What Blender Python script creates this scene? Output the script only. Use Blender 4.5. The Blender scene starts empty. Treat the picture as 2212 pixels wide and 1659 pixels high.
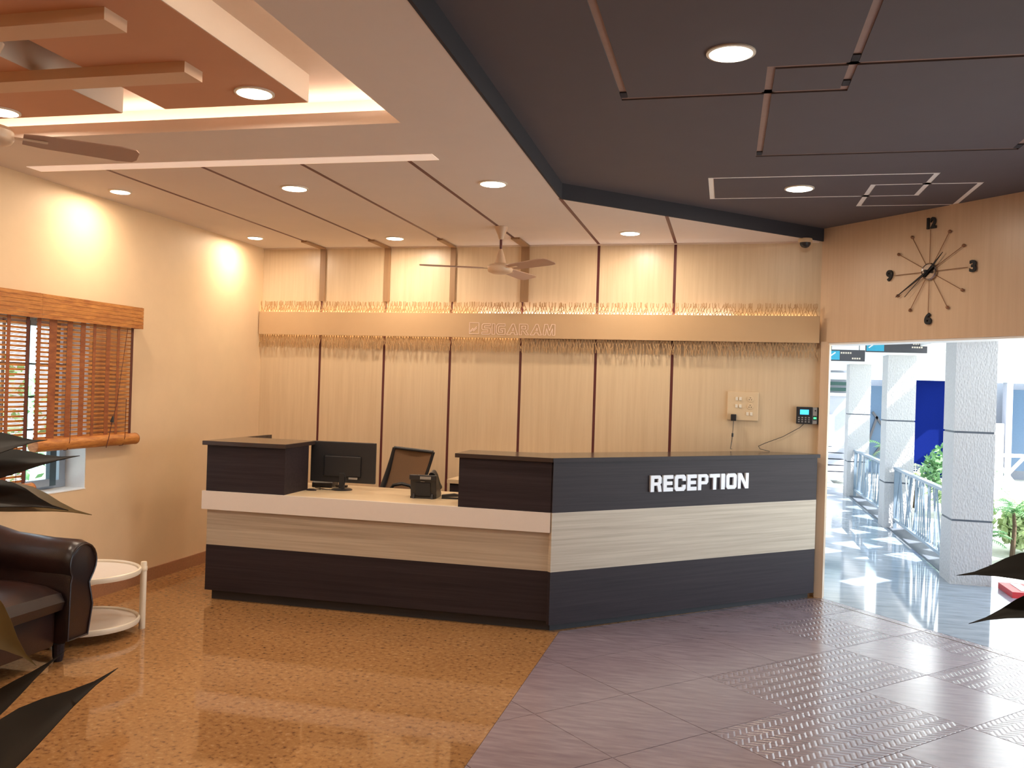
import bpy, bmesh, math, random
from mathutils import Vector, Matrix
random.seed(7)
SC = bpy.context.scene
COL = SC.collection
PI = math.pi
# ------------------------------------------------------------------ camera
EYE = 1.62; FPX = 1936.34; YAW = .2341; PITCH = .0029; ROLL = -.0315
fwd = Vector((-math.sin(YAW), math.cos(YAW), 0)); rgt = Vector((math.cos(YAW), math.sin(YAW), 0)); up = Vector((0, 0, 1))
F = fwd*math.cos(PITCH) + up*math.sin(PITCH); U2 = up*math.cos(PITCH) - fwd*math.sin(PITCH)
R3 = rgt*math.cos(ROLL) - U2*math.sin(ROLL); U3 = rgt*math.sin(ROLL) + U2*math.cos(ROLL)
cd = bpy.data.cameras.new('camera'); cam = bpy.data.objects.new('camera', cd); COL.objects.link(cam)
M = Matrix((R3, U3, -F)).transposed().to_4x4(); M.translation = Vector((0, 0, EYE)); cam.matrix_world = M
cd.sensor_fit = 'HORIZONTAL'; cd.sensor_width = 36; cd.lens = FPX*36/2212; cd.clip_start = .05; cd.clip_end = 200
SC.camera = cam
# ------------------------------------------------------------------ world, sun, exposure
SC.view_settings.view_transform = 'Standard'; SC.view_settings.look = 'None'
SC.view_settings.gamma = 1; SC.view_settings.use_curve_mapping = False
SC.view_settings.exposure = 0.0
w = bpy.data.worlds.new('world'); SC.world = w; w.use_nodes = True
nt = w.node_tree; bg = nt.nodes['Background']
bg.inputs[0].default_value = (.74, .87, 1.0, 1); bg.inputs[1].default_value = 3.5
sd = bpy.data.lights.new('sun', 'SUN'); sd.energy = 22; sd.angle = .009; sd.color = (1, .96, .9)
sun = bpy.data.objects.new('sun', sd); COL.objects.link(sun)
sun.rotation_euler = Vector((2.5, -.9, 3.1)).to_track_quat('Z', 'Y').to_euler()
LAMP_W = 13.4
LAMP_C = (1.0, .84, .65)

# ------------------------------------------------------------------ materials
MATS = {}
def srgb(c):
    return tuple((x/255/12.92 if x/255 <= .04045 else ((x/255+.055)/1.055)**2.4) for x in c)
def base(name, rough=.5, metal=0, spec=.5):
    m = bpy.data.materials.new(name); m.use_nodes = True
    b = m.node_tree.nodes['Principled BSDF']
    b.inputs['Roughness'].default_value = rough; b.inputs['Metallic'].default_value = metal
    b.inputs['Specular IOR Level'].default_value = spec
    MATS[name] = m
    return m, m.node_tree, b
def coords(nt, scale, rot=(0, 0, 0)):
    tc = nt.nodes.new('ShaderNodeTexCoord'); mp = nt.nodes.new('ShaderNodeMapping')
    mp.inputs['Scale'].default_value = scale; mp.inputs['Rotation'].default_value = rot
    nt.links.new(tc.outputs['Object'], mp.inputs[0]); return mp.outputs[0]
def ramp(nt, fac, stops):
    r = nt.nodes.new('ShaderNodeValToRGB'); e = r.color_ramp.elements
    while len(e) < len(stops): e.new(.5)
    for k, (p, c) in enumerate(stops): e[k].position = p; e[k].color = (*c, 1)
    nt.links.new(fac, r.inputs[0]); return r.outputs[0]
def noise(nt, vec, scale, detail=4, rough=.6):
    n = nt.nodes.new('ShaderNodeTexNoise'); n.inputs['Scale'].default_value = scale
    n.inputs['Detail'].default_value = detail; n.inputs['Roughness'].default_value = rough
    nt.links.new(vec, n.inputs['Vector']); return n.outputs['Fac']
def bump(nt, b, h, strength, dist=.01):
    n = nt.nodes.new('ShaderNodeBump'); n.inputs['Strength'].default_value = strength; n.inputs['Distance'].default_value = dist
    nt.links.new(h, n.inputs['Height']); nt.links.new(n.outputs[0], b.inputs['Normal'])
def plain(name, c, rough=.5, metal=0, var=.04, bs=0, scale=30, spec=.5):
    m, nt, b = base(name, rough, metal, spec); c = srgb(c)
    f = noise(nt, coords(nt, (1, 1, 1)), scale)
    o = ramp(nt, f, [(.3, tuple(x*(1-var) for x in c)), (.7, tuple(min(1, x*(1+var)) for x in c))])
    nt.links.new(o, b.inputs['Base Color'])
    if bs: bump(nt, b, f, bs)
    return m
def wood(name, c1, c2, scale, rough=.4, detail=5, spec=.5):
    m, nt, b = base(name, rough, 0, spec)
    f = noise(nt, coords(nt, scale), 1, detail, .65)
    o = ramp(nt, f, [(.32, srgb(c1)), (.68, srgb(c2))])
    nt.links.new(o, b.inputs['Base Color']); return m
def emit(name, c, s):
    m, nt, b = base(name, .5)
    b.inputs['Base Color'].default_value = (*srgb(c), 1)
    b.inputs['Emission Color'].default_value = (*srgb(c), 1); b.inputs['Emission Strength'].default_value = s
    return m

plain('peach_paint', (226, 196, 158), .55, 0, .02, .02, 6, .3)
plain('cream_ceiling', (224, 210, 200), .7, 0, .015, 0, 4, .2)
plain('tray_paint', (222, 200, 180), .7, 0, .01)
plain('orange_slab', (206, 152, 120), .7, 0, .02, 0, 4, .2)
plain('beam_paint', (216, 180, 150), .7, 0, .02, 0, 4, .2)
plain('slab_side', (214, 200, 184), .7, 0, .02, 0, 4, .2)
plain('dark_ceiling', (100, 92, 94), .75, 0, .02, 0, 5, .2)
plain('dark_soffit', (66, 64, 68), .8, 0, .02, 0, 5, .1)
plain('taupe_recess', (158, 128, 116), .6)
plain('white_recess', (250, 245, 238), .4, 0, .01)
wood('panel_laminate', (210, 184, 150), (221, 197, 164), (26, 26, 1.1), .33)
wood('clock_wall_laminate', (208, 178, 148), (217, 189, 160), (26, 26, 1.1), .33)
plain('maroon_groove', (92, 38, 38), .5)
wood('cover_strip_laminate', (148, 114, 82), (164, 128, 94), (60, 60, 2), .5)
plain('fascia_beige', (198, 164, 126), .30, 0, .03, 0, 3)
plain('lattice_tan', (184, 146, 104), .5)
wood('dark_wood', (41, 34, 38), (56, 47, 51), (1.2, 50, 50), .5, 5, .22)
wood('dark_top', (58, 46, 44), (66, 54, 50), (1.5, 40, 40), .16, 5, .5)
plain('kick_black', (46, 44, 46), .6)
wood('light_wood', (170, 154, 134), (204, 190, 170), (.8, .8, 42), .4, 7)
plain('worktop_white', (232, 222, 214), .3, 0, .01)
wood('worktop_surface', (214, 188, 152), (226, 202, 168), (2, 30, 30), .3)
plain('black_plastic', (38, 38, 42), .4, 0, .03)
plain('black_matte', (34, 34, 38), .7)
plain('grey_plastic', (150, 146, 142), .4)
plain('chair_mesh', (136, 104, 76), .8, 0, .06, .1, 200)
plain('white_plastic', (232, 222, 206), .35, 0, .01)
plain('ivory_plastic', (222, 196, 160), .4, 0, .01)
plain('chrome', (190, 180, 172), .18, 1)
plain('brass_pin', (150, 108, 80), .4, .5)
plain('letter_white', (238, 242, 250), .35, 0, .01)
plain('engraved_line', (246, 220, 204), .35, 0, .01)
plain('fan_paint', (208, 178, 150), .35, 0, .02)
plain('fan_blade_paint', (176, 142, 124), .4, 0, .02)
wood('bamboo', (150, 84, 32), (206, 138, 66), (14, 9, 60), .5)
wood('bamboo_dark', (128, 66, 36), (164, 96, 50), (10, 10, 40), .5)
plain('bamboo_binding', (92, 44, 30), .7)
plain('grille_metal', (62, 84, 96), .5)
plain('window_frame_grey', (150, 162, 176), .4)
plain('white_reveal', (240, 242, 244), .5, 0, .01)
plain('table_white', (232, 218, 196), .3, 0, .01)
plain('ficus_leaf', (44, 42, 40), .55, 0, .1, 0, 8, .25)
plain('ficus_leaf_back', (120, 96, 52), .5, 0, .15, 0, 10)
plain('stem_brown', (80, 64, 46), .8)
plain('soil', (60, 46, 36), .9, 0, .2, .3)
plain('terracotta', (150, 88, 62), .7)
plain('stucco', (186, 186, 189), .75, 0, .05, .0, 40)
plain('column_joint', (84, 92, 104), .6)
plain('rail_metal', (122, 140, 158), .4)
plain('white_paint', (244, 246, 248), .5, 0, .01)
plain('grey_wall', (168, 172, 184), .7, 0, .04)
plain('band_bluegrey', (206, 222, 228), .6)
plain('blue_door', (9, 24, 88), .9, 0, .05, 0, 30, .05)
plain('dark_glass', (70, 96, 124), .15)
plain('dark_green', (34, 70, 66), .6)
plain('sign_grey', (74, 74, 80), .5)
plain('sign_blue', (60, 176, 212), .5)
plain('sign_red', (190, 60, 50), .5)
plain('red_paint', (200, 44, 50), .4)
plain('gravel', (200, 200, 190), .9, 0, .12, .2, 12)
plain('leaf_green', (112, 160, 106), .6, 0, .2, 0, 6)
plain('leaf_pale', (196, 214, 160), .5, 0, .2, 0, 6)
plain('shade_slab_grey', (200, 200, 200), .8)
plain('skirting_stone', (164, 116, 84), .35, 0, .12, 0, 60)
emit('lamp_glow', (255, 240, 214), 14)
emit('strip_glow', (255, 240, 222), 14)
emit('led_warm', (255, 232, 186), 9)
emit('led_white', (244, 240, 240), 15)
emit('linear_diffuser', (255, 232, 214), .35)
emit('screen_cyan', (70, 190, 250), 1.2)
emit('scanner_green', (60, 240, 120), 3)
# stucco relief
m = MATS['stucco']; nt = m.node_tree; b = nt.nodes['Principled BSDF']
v = nt.nodes.new('ShaderNodeTexVoronoi'); v.inputs['Scale'].default_value = 75; nt.links.new(coords(nt, (1, 1, .5)), v.inputs['Vector'])
bump(nt, b, v.outputs['Distance'], .5, .010)
# leather
m, nt, b = base('leather', .28, 0, .6)
f = noise(nt, coords(nt, (1, 1, 1)), 3)
nt.links.new(ramp(nt, f, [(.3, srgb((30, 22, 24))), (.75, srgb((58, 34, 28)))]), b.inputs['Base Color'])
v = nt.nodes.new('ShaderNodeTexVoronoi'); v.inputs['Scale'].default_value = 220; nt.links.new(coords(nt, (1, 1, 1)), v.inputs['Vector'])
bump(nt, b, v.outputs['Distance'], .15, .002)
# terrazzo: warm ground with darker chips
m, nt, b = base('terrazzo', .06, 0, .5)
vec = coords(nt, (1, 1, 1))
v = nt.nodes.new('ShaderNodeTexVoronoi'); v.inputs['Scale'].default_value = 58; nt.links.new(vec, v.inputs['Vector'])
n1 = noise(nt, vec, 36, 4); big = noise(nt, vec, 1.2, 2)
c1 = ramp(nt, n1, [(.33, srgb((116, 80, 54))), (.43, srgb((160, 116, 73))), (.60, srgb((172, 127, 82))), (.72, srgb((192, 152, 112)))])
mx = nt.nodes.new('ShaderNodeMix'); mx.data_type = 'RGBA'; mx.blend_type = 'MULTIPLY'; mx.inputs[0].default_value = .8
nt.links.new(c1, mx.inputs[6]); nt.links.new(ramp(nt, big, [(.3, (.82, .78, .72)), (.7, (1, 1, 1))]), mx.inputs[7])
nt.links.new(mx.outputs[2], b.inputs['Base Color'])
# granite of the corridor
m, nt, b = base('granite', .07, 0, .6)
f = noise(nt, coords(nt, (3, 12, 1), (0, 0, .5)), 1, 6)
nt.links.new(ramp(nt, f, [(.3, srgb((122, 136, 152))), (.7, srgb((160, 174, 190)))]), b.inputs['Base Color'])
# ceramic lobby tiles, flat and woven relief
def tile_mat(name, weave):
    m, nt, b = base(name, .25, 0, .8)
    vec = coords(nt, (1, 1, 1), (0, 0, -.82))
    f = noise(nt, coords(nt, (5, 30, 1), (0, 0, -.82)), 1, 5)
    f2 = noise(nt, coords(nt, (.8, .8, 1)), 1.5, 2)
    c = ramp(nt, f, [(.3, srgb((130, 113, 122))), (.7, srgb((158, 141, 150)))])
    mx = nt.nodes.new('ShaderNodeMix'); mx.data_type = 'RGBA'; mx.blend_type = 'MULTIPLY'; mx.inputs[0].default_value = .7
    nt.links.new(c, mx.inputs[6]); nt.links.new(ramp(nt, f2, [(.35, (.85, .80, .8)), (.7, (1, 1, 1))]), mx.inputs[7])
    nt.links.new(mx.outputs[2], b.inputs['Base Color'])
    b.inputs['Coat Weight'].default_value = .6; b.inputs['Coat Roughness'].default_value = .2
    if weave:
        sp = nt.nodes.new('ShaderNodeSeparateXYZ'); nt.links.new(vec, sp.inputs[0])
        def mth(op, a, bb=None):
            n = nt.nodes.new('ShaderNodeMath'); n.operation = op
            for k, x in enumerate((a, bb)):
                if x is None: continue
                if isinstance(x, (int, float)): n.inputs[k].default_value = x
                else: nt.links.new(x, n.inputs[k])
            return n.outputs[0]
        tri = mth('PINGPONG', mth('MULTIPLY', sp.outputs['Y'], 1), .045)
        ph = mth('ADD', sp.outputs['X'], tri)
        h = mth('PINGPONG', ph, .021)
        h2 = mth('SMOOTH_MIN', mth('MULTIPLY', h, 80), 1.0)
        bump(nt, b, h2, .6, .006)
    else:
        bump(nt, b, f, .12, .004)
    return m
tile_mat('tile_flat', False); tile_mat('tile_weave', True)
# window glass
m, nt, b = base('clear_glass', .02); b.inputs['Transmission Weight'].default_value = 1; b.inputs['IOR'].default_value = 1.05
b.inputs['Base Color'].default_value = (.9, .98, .96, 1)

# ------------------------------------------------------------------ mesh helpers
class MB:
    def __init__(s): s.v = []; s.f = []
    def add(s, vs, fs):
        n = len(s.v); s.v += [tuple(p) for p in vs]; s.f += [tuple(i+n for i in f) for f in fs]; return s
    def box(s, x0, x1, y0, y1, z0, z1):
        return s.add([(x0,y0,z0),(x1,y0,z0),(x1,y1,z0),(x0,y1,z0),(x0,y0,z1),(x1,y0,z1),(x1,y1,z1),(x0,y1,z1)],
                     [(0,3,2,1),(4,5,6,7),(0,1,5,4),(1,2,6,5),(2,3,7,6),(3,0,4,7)])
    def prism(s, poly, z0, z1):            # polygon in xy, counter-clockwise
        n = len(poly)
        return s.add([(x,y,z0) for x,y in poly]+[(x,y,z1) for x,y in poly],
                     [tuple(range(n-1,-1,-1)), tuple(range(n,2*n))]+[(i,(i+1)%n,(i+1)%n+n,i+n) for i in range(n)])
    def prism_xz(s, poly, y0, y1):         # polygon in xz, extruded along y
        n = len(poly)
        return s.add([(x,y0,z) for x,z in poly]+[(x,y1,z) for x,z in poly],
                     [tuple(range(n)), tuple(range(2*n-1,n-1,-1))]+[(i,i+n,(i+1)%n+n,(i+1)%n) for i in range(n)])
    def prism_yz(s, poly, x0, x1):
        n = len(poly)
        return s.add([(x0,y,z) for y,z in poly]+[(x1,y,z) for y,z in poly],
                     [tuple(range(n-1,-1,-1)), tuple(range(n,2*n))]+[(i,(i+1)%n,(i+1)%n+n,i+n) for i in range(n)])
    def tube(s, path, r, seg=8, close=True, flat=1.0):
        P = [Vector(p) for p in path]; n = len(P); rr = r if isinstance(r, (list, tuple)) else [r]*n
        vs = []; prev = None
        for i, p in enumerate(P):
            t = (P[min(i+1, n-1)]-P[max(i-1, 0)]).normalized()
            if prev is None:
                a = Vector((0, 0, 1)) if abs(t.z) < .9 else Vector((1, 0, 0))
                prev = t.cross(a).normalized()
            e1 = (prev - t*prev.dot(t)).normalized(); prev = e1; e2 = t.cross(e1)
            for k in range(seg):
                an = 2*PI*k/seg; vs.append(p + e1*math.cos(an)*rr[i] + e2*math.sin(an)*rr[i]*flat)
        fs = [(i*seg+k, i*seg+(k+1)%seg, (i+1)*seg+(k+1)%seg, (i+1)*seg+k) for i in range(n-1) for k in range(seg)]
        if close: fs += [tuple(range(seg-1,-1,-1)), tuple(range((n-1)*seg, n*seg))]
        return s.add(vs, fs)
    def lathe(s, prof, c=(0, 0), seg=24, cap=True):  # profile of (r, z)
        vs = [(c[0]+r*math.cos(2*PI*k/seg), c[1]+r*math.sin(2*PI*k/seg), z) for r, z in prof for k in range(seg)]
        n = len(prof)
        fs = [(i*seg+k, i*seg+(k+1)%seg, (i+1)*seg+(k+1)%seg, (i+1)*seg+k) for i in range(n-1) for k in range(seg)]
        if cap: fs += [tuple(range(seg-1,-1,-1)), tuple(range((n-1)*seg, n*seg))]
        return s.add(vs, fs)
    def bar(s, a, b2, wd, th, nrm):        # flat bar from a to b2; th along nrm
        a = Vector(a); b2 = Vector(b2); t = (b2-a).normalized(); nv = Vector(nrm).normalized(); sd = t.cross(nv).normalized()*wd/2; h = nv*th/2
        return s.add([a-sd-h, a+sd-h, a+sd+h, a-sd+h, b2-sd-h, b2+sd-h, b2+sd+h, b2-sd+h],
                     [(0,1,2,3),(7,6,5,4),(0,4,5,1),(1,5,6,2),(2,6,7,3),(3,7,4,0)])
    def xf(s, mtx):
        s.v = [tuple(mtx @ Vector(p)) for p in s.v]; return s
    def build(s, name, mat, parent=None, bevel=0, smooth=False, fix=True):
        me = bpy.data.meshes.new(name); me.from_pydata(s.v, [], s.f); me.update()
        if fix or bevel:
            bm = bmesh.new(); bm.from_mesh(me)
            if fix: bmesh.ops.recalc_face_normals(bm, faces=bm.faces)
            if bevel:
                ed = [e for e in bm.edges if len(e.link_faces) == 2 and e.calc_face_angle() > .6]
                bmesh.ops.bevel(bm, geom=ed, offset=bevel, segments=2, profile=.6, affect='EDGES')
            bm.to_mesh(me); bm.free()
        if smooth:
            for p in me.polygons: p.use_smooth = True
            try: me.set_sharp_from_angle(angle=.7)
            except Exception: pass
        me.materials.append(MATS[mat])
        o = bpy.data.objects.new(name, me); COL.objects.link(o)
        if parent: o.parent = parent
        return o
def tag(o, label=None, cat=None, group=None, kind=None):
    if label: o['label'] = label
    if cat: o['category'] = cat
    if group: o['group'] = group
    if kind: o['kind'] = kind
    return o
def empty(name, loc=(0, 0, 0), rz=0, label=None, cat=None, group=None, kind=None):
    o = bpy.data.objects.new(name, None); o.empty_display_size = .1; COL.objects.link(o)
    o.location = loc; o.rotation_euler = (0, 0, rz); return tag(o, label, cat, group, kind)
def struct(o, label=None): o['kind'] = 'structure'; return tag(o, label)
def copy_tree(o, parent=None):
    c = o.copy(); COL.objects.link(c); c.parent = parent
    for ch in list(o.children): copy_tree(ch, c)
    return c
def rbox(x0, x1, y0, y1, z0, z1): return MB().box(x0, x1, y0, y1, z0, z1)
def cyl(r, z0, z1, c=(0, 0), seg=24): return MB().lathe([(r, z0), (r, z1)], c, seg)
def curve_obj(name, polys, depth, mat, parent, mtx):
    """filled flat shape (with holes) as a real mesh; polys in xy, extruded by depth along z, then moved by mtx"""
    cu = bpy.data.curves.new(name, 'CURVE'); cu.dimensions = '2D'; cu.fill_mode = 'BOTH'; cu.extrude = depth/2
    for pl in polys:
        sp = cu.splines.new('POLY'); sp.points.add(len(pl)-1)
        for q, (x, y) in zip(sp.points, pl): q.co = (x, y, 0, 1)
        sp.use_cyclic_u = True
    t = bpy.data.objects.new('tmp', cu); COL.objects.link(t)
    me = bpy.data.meshes.new_from_object(t.evaluated_get(bpy.context.evaluated_depsgraph_get()))
    bpy.data.objects.remove(t); bpy.data.curves.remove(cu)
    me.transform(mtx); me.name = name; me.materials.clear(); me.materials.append(MATS[mat])
    o = bpy.data.objects.new(name, me); COL.objects.link(o); o.parent = parent; return o
def text_obj(name, txt, size, depth, mat, parent, mtx, offset=0, sx=1):
    cu = bpy.data.curves.new(name, 'FONT'); cu.body = txt; cu.size = size; cu.extrude = depth/2; cu.offset = offset
    cu.align_x = 'CENTER'; cu.align_y = 'CENTER'
    t = bpy.data.objects.new('tmp', cu); COL.objects.link(t)
    me = bpy.data.meshes.new_from_object(t.evaluated_get(bpy.context.evaluated_depsgraph_get()))
    bpy.data.objects.remove(t); bpy.data.curves.remove(cu)
    me.transform(mtx @ Matrix.Diagonal((sx, 1, 1, 1))); me.name = name; me.materials.clear(); me.materials.append(MATS[mat])
    o = bpy.data.objects.new(name, me); COL.objects.link(o); o.parent = parent; return o
def clip(poly, nx, ny, d):                 # keep nx*x+ny*y <= d
    out = []
    for i, a in enumerate(poly):
        b2 = poly[(i+1) % len(poly)]; da = nx*a[0]+ny*a[1]-d; db = nx*b2[0]+ny*b2[1]-d
        if da <= 0: out.append(a)
        if da*db < 0: t = da/(da-db); out.append((a[0]+(b2[0]-a[0])*t, a[1]+(b2[1]-a[1])*t))
    return out
XZ = Matrix(((1,0,0,0),(0,0,-1,0),(0,1,0,0),(0,0,0,1)))   # drawing plane xy -> upright xz facing -y

# ------------------------------------------------------------------ key dimensions
XL = -4.3816; D = 7.8654; ZC = 2.8785; ZD = 2.98; BACK_A = math.atan(-.041)
LWALL = 5.19                                # length of back wall
CA = math.radians(-49.5); P0 = Vector((.728, 7.656, 0))   # clock wall frame
TD = .755; XC, YF = -1.091, 5.831           # counter corner and wing direction

# ------------------------------------------------------------------ floors
thr_n = (math.cos(CA+PI/2), math.sin(CA+PI/2)); thr_d = thr_n[0]*.80 + thr_n[1]*7.599
fl = MB().prism([(XL-.02, -2.2), (-1.03, -2.2), (-1.03, 5.9), (.60, 7.50), (.80, 7.60), (.80, 7.70), (XL-.02, 7.92)], -.12, 0).build('floor', 'terrazzo')
struct(fl, 'polished tan terrazzo floor with brown chips')
plain('grout', (112, 98, 104), .7)
sub = MB().prism(clip([(-1.03, -2.2), (4.2, -2.2), (4.2, 9), (-1.03, 9)], *thr_n, thr_d), -.12, -.004).build('floor', 'grout')
struct(sub, 'lobby floor of mauve ceramic tiles set diagonally')
rnd = random.Random(3); TS = .60; c47, s47 = math.cos(math.radians(47)), math.sin(math.radians(47))
WEAVE = {}
for i in range(-2, 16):
    for j in range(-11, 12):
        u0, v0 = i*TS + 2.0, j*TS + .02
        pl = [(u0+.002, v0+.002), (u0+TS-.002, v0+.002), (u0+TS-.002, v0+TS-.002), (u0+.002, v0+TS-.002)]
        pl = [(c47*u-s47*v2, s47*u+c47*v2) for u, v2 in pl]
        for h in ((-1, 0, 1.028), (1, 0, 4.1), (0, -1, 0.2), (*thr_n, thr_d), ):
            if pl: pl = clip(pl, *h)
        if len(pl) < 3: continue
        cx = sum(p[0] for p in pl)/len(pl); cy = sum(p[1] for p in pl)/len(pl)
        wv = (cx > .35 and (i*7+j*3) % 5 != 0)
        MB().prism(pl, -.008, rnd.uniform(-.0006, 0)).build('tile', 'tile_weave' if wv else 'tile_flat', sub)
cf = MB().prism(clip([(.6, 5), (2.02, 5), (2.02, 19.5), (.6, 19.5)], -thr_n[0], -thr_n[1], -thr_d-.003), -.1, 0)
cf.prism(clip([(2.02, 3), (4.5, 3), (4.5, 8.62), (2.02, 8.62)], -thr_n[0], -thr_n[1], -thr_d-.003), -.1, 0)
struct(cf.build('floor', 'granite'), 'polished blue grey granite corridor floor with sun patches')
struct(MB().box(2.02, 16, 8.62, 34, -.4, -.12).build('ground', 'gravel'), 'pale courtyard ground')
struct(MB().box(-14, 40, -12, 60, -.6, -.41).build('ground', 'gravel'), 'pale ground around the building')
MB_th = MB().prism([(p[0], p[1]) for p in [(P0+Matrix.Rotation(CA, 3, 'Z')@Vector(q)).to_tuple()[:2] for q in ((.09, -.062, 0), (5.2, -.062, 0), (5.2, -.052, 0), (.09, -.052, 0))]], -.01, .0015)
struct(MB_th.build('trim_1', 'chrome'), 'thin threshold strip between mauve tiles and granite')

# ------------------------------------------------------------------ left wall with window opening
WY0, WY1, WZ0, WZ1 = 3.55, 5.47, .805, 1.99
wl = MB().box(XL-.24, XL, -2.2, WY0, 0, 3.1).box(XL-.24, XL, WY1, 8.05, 0, 3.1).box(XL-.24, XL, WY0, WY1, 0, WZ0).box(XL-.24, XL, WY0, WY1, WZ1, 3.1)
wl = struct(wl.build('wall_left', 'peach_paint'), 'peach painted side wall with lamp scallops')
rv = MB().box(XL-.235, XL-.003, WY1-.004, WY1+.001, WZ0, WZ1).box(XL-.235, XL+.004, WY0, WY1, WZ0-.001, WZ0+.006).box(XL-.235, XL-.003, WY0-.001, WY0+.004, WZ0, WZ1).box(XL-.235, XL-.003, WY0, WY1, WZ1-.004, WZ1+.001)
rv.build('reveal', 'white_reveal', wl)
win = struct(empty('window_1', (XL-.18, 4.5, WZ0)), 'window with dark grille behind the bamboo blinds')
fx = -.03
def wb(x0, x1, y0, y1, z0, z1): return MB().box(x0, x1, y0-4.5, y1-4.5, z0-WZ0, z1-WZ0)
wb(fx, fx+.05, WY0+.006, WY1-.006, WZ0+.008, WZ0+.06).build('frame_rail', 'window_frame_grey', win)
wb(fx, fx+.05, WY0+.006, WY1-.006, WZ1-.06, WZ1-.006).build('frame_rail', 'window_frame_grey', win)
for y in (WY0+.01, 4.28, WY1-.07): wb(fx, fx+.05, y, y+.06, WZ0+.06, WZ1-.06).build('frame_stile', 'window_frame_grey', win)
wb(fx+.052, fx+.085, WY1-.20, WY1-.14, WZ0+.03, WZ1-.03).build('casement_stile', 'grille_metal', win)
wb(fx+.052, fx+.085, 4.62, 4.66, WZ0+.03, WZ1-.03).build('casement_stile', 'grille_metal', win)
for z in (WZ0+.03, ): wb(fx+.052, fx+.085, 4.66, WY1-.20, z, z+.05).build('casement_rail', 'window_frame_grey', win)
for y in (3.75, 3.95, 4.15, 4.4, 4.84, 5.05): wb(fx+.06, fx+.075, y, y+.014, WZ0+.03, WZ1-.03).build('grille_bar', 'grille_metal', win)
for z in (WZ0+.20, WZ0+.42, WZ0+.64, WZ0+.86): wb(fx+.075, fx+.087, WY0+.02, WY1-.06, z, z+.012).build('grille_bar', 'grille_metal', win)
wb(fx+.02, fx+.026, WY0+.07, WY1-.07, WZ0+.06, WZ1-.06).build('pane', 'clear_glass', win)
MB().box(XL, XL+.014, -2.2, 7.86, 0, .10).build('baseboard_left', 'skirting_stone')
struct(bpy.data.objects['baseboard_left'], 'speckled stone skirting along the peach wall')

# ------------------------------------------------------------------ back wall (local frame: x along wall, -y into room)
wb_ = struct(empty('wall_back', (XL, D, 0), BACK_A), 'beige laminate panelled wall behind the reception desk')
MB().box(-.1, LWALL, .012, .16, 0, 3.0).build('backing', 'maroon_groove', wb_)
gx = [-3.75, -3.093, -2.444, -1.781, -1.106, -.449]
gs = [(x-XL)/math.cos(BACK_A) for x in gx]
edges = [0]+gs+[LWALL]
for k in range(7):
    a = edges[k] + (.012 if k else 0); b2 = edges[k+1] - (.012 if k < 6 else 0)
    MB().box(a, b2, 0, .012, 0, ZC).build('panel', 'panel_laminate', wb_)
for s in gs: MB().box(s-.0118, s+.0118, .004, .0125, 0, ZC).build('groove_strip', 'maroon_groove', wb_)
for s, wd in zip(gs[:4], (.055, .06, .05, .075)):
    MB().box(s-.018, s-.018+wd, -.018, -.0005, 2.372, ZC-.001).build('cover_strip', 'cover_strip_laminate', wb_)
# pier and corridor side
struct(MB().prism([(.737, 7.609), (.800, 7.582), (.822, 7.66), (.822, 7.90), (.737, 7.90)], 0, 2.06).build('trim_2', 'clock_wall_laminate'), 'narrow laminate pier between desk end and corridor')
struct(MB().box(.68, .81, 7.88, 19.5, 0, 2.6).build('wall_corridor', 'white_paint'), 'inner wall of the corridor')

# ------------------------------------------------------------------ clock wall / lintel
RC = Matrix.Translation(P0) @ Matrix.Rotation(CA, 4, 'Z')
cw = struct(empty('wall_right', P0, CA), 'laminate lintel wall above the corridor opening')
MB().box(0.0, 3.3, 0, .14, 2.05, 3.02).build('fascia_panel', 'clock_wall_laminate', cw)
MB().box(0.0, 3.3, .005, .20, 2.035, 2.05).build('soffit', 'white_paint', cw)
MB().box(.10, 3.3, .1405, .20, 2.05, 3.02).build('outer_face', 'white_paint', cw)
# right and front sides of the lobby, out of view
struct(MB().box(2.86, 3.0, -2.2, 3.3, 0, 3.02).box(2.86, 3.0, 3.3, 5.15, 2.1, 3.02).build('wall_right', 'clock_wall_laminate'), 'side wall of the lobby beside the camera')
struct(MB().box(XL-.24, 3.0, -2.34, -2.2, 0, 3.1).build('wall_front', 'peach_paint'), 'wall behind the camera')

# ------------------------------------------------------------------ cream ceiling with tray
OX0, OX1, OY0, OY1 = -4.375, -1.568, -.6, 4.082
def edge_x(y): return -.992-.018*y
ce = MB()
ce.prism([(XL, OY1), (edge_x(OY1), OY1), (edge_x(5.855), 5.855), (.86, 7.77), (.86, 7.80), (XL, 7.99)], ZC, ZC+.065)
ce.prism([(OX1, -2.2), (edge_x(-2.2), -2.2), (edge_x(OY1), OY1), (OX1, OY1)], ZC, ZC+.065)
ce.box(XL, OX0, -2.2, OY1, ZC, ZC+.065).box(OX0, OX1, -2.2, OY0, ZC, ZC+.065)
ce = struct(ce.build('ceiling', 'cream_ceiling'), 'cream false ceiling with recessed tray and dark joints')
MB().box(XL, -1.36, -2.2, 4.30, 3.05, 3.10).box(XL, -1.36, 4.24, 4.30, ZC+.065, 3.05).box(-1.42, -1.36, -2.2, 4.24, ZC+.065, 3.05).build('tray_top', 'tray_paint', ce)
MB().box(-4.12, -1.5, 4.15, 4.175, ZC+.067, ZC+.082).build('cove_strip_light', 'strip_glow', ce)
MB().box(-1.505, -1.48, 0, 4.14, ZC+.067, ZC+.082).build('cove_strip_light', 'strip_glow', ce)
sl = MB().box(-2.70, -1.945, .3, 3.85, 2.92, 3.05).box(-4.3, -2.965, .3, 3.88, 2.92, 3.05).box(-2.965, -2.70, .3, 2.2, 2.92, 3.05)
sl = sl.build('hanging_slab', 'orange_slab', ce)
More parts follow.
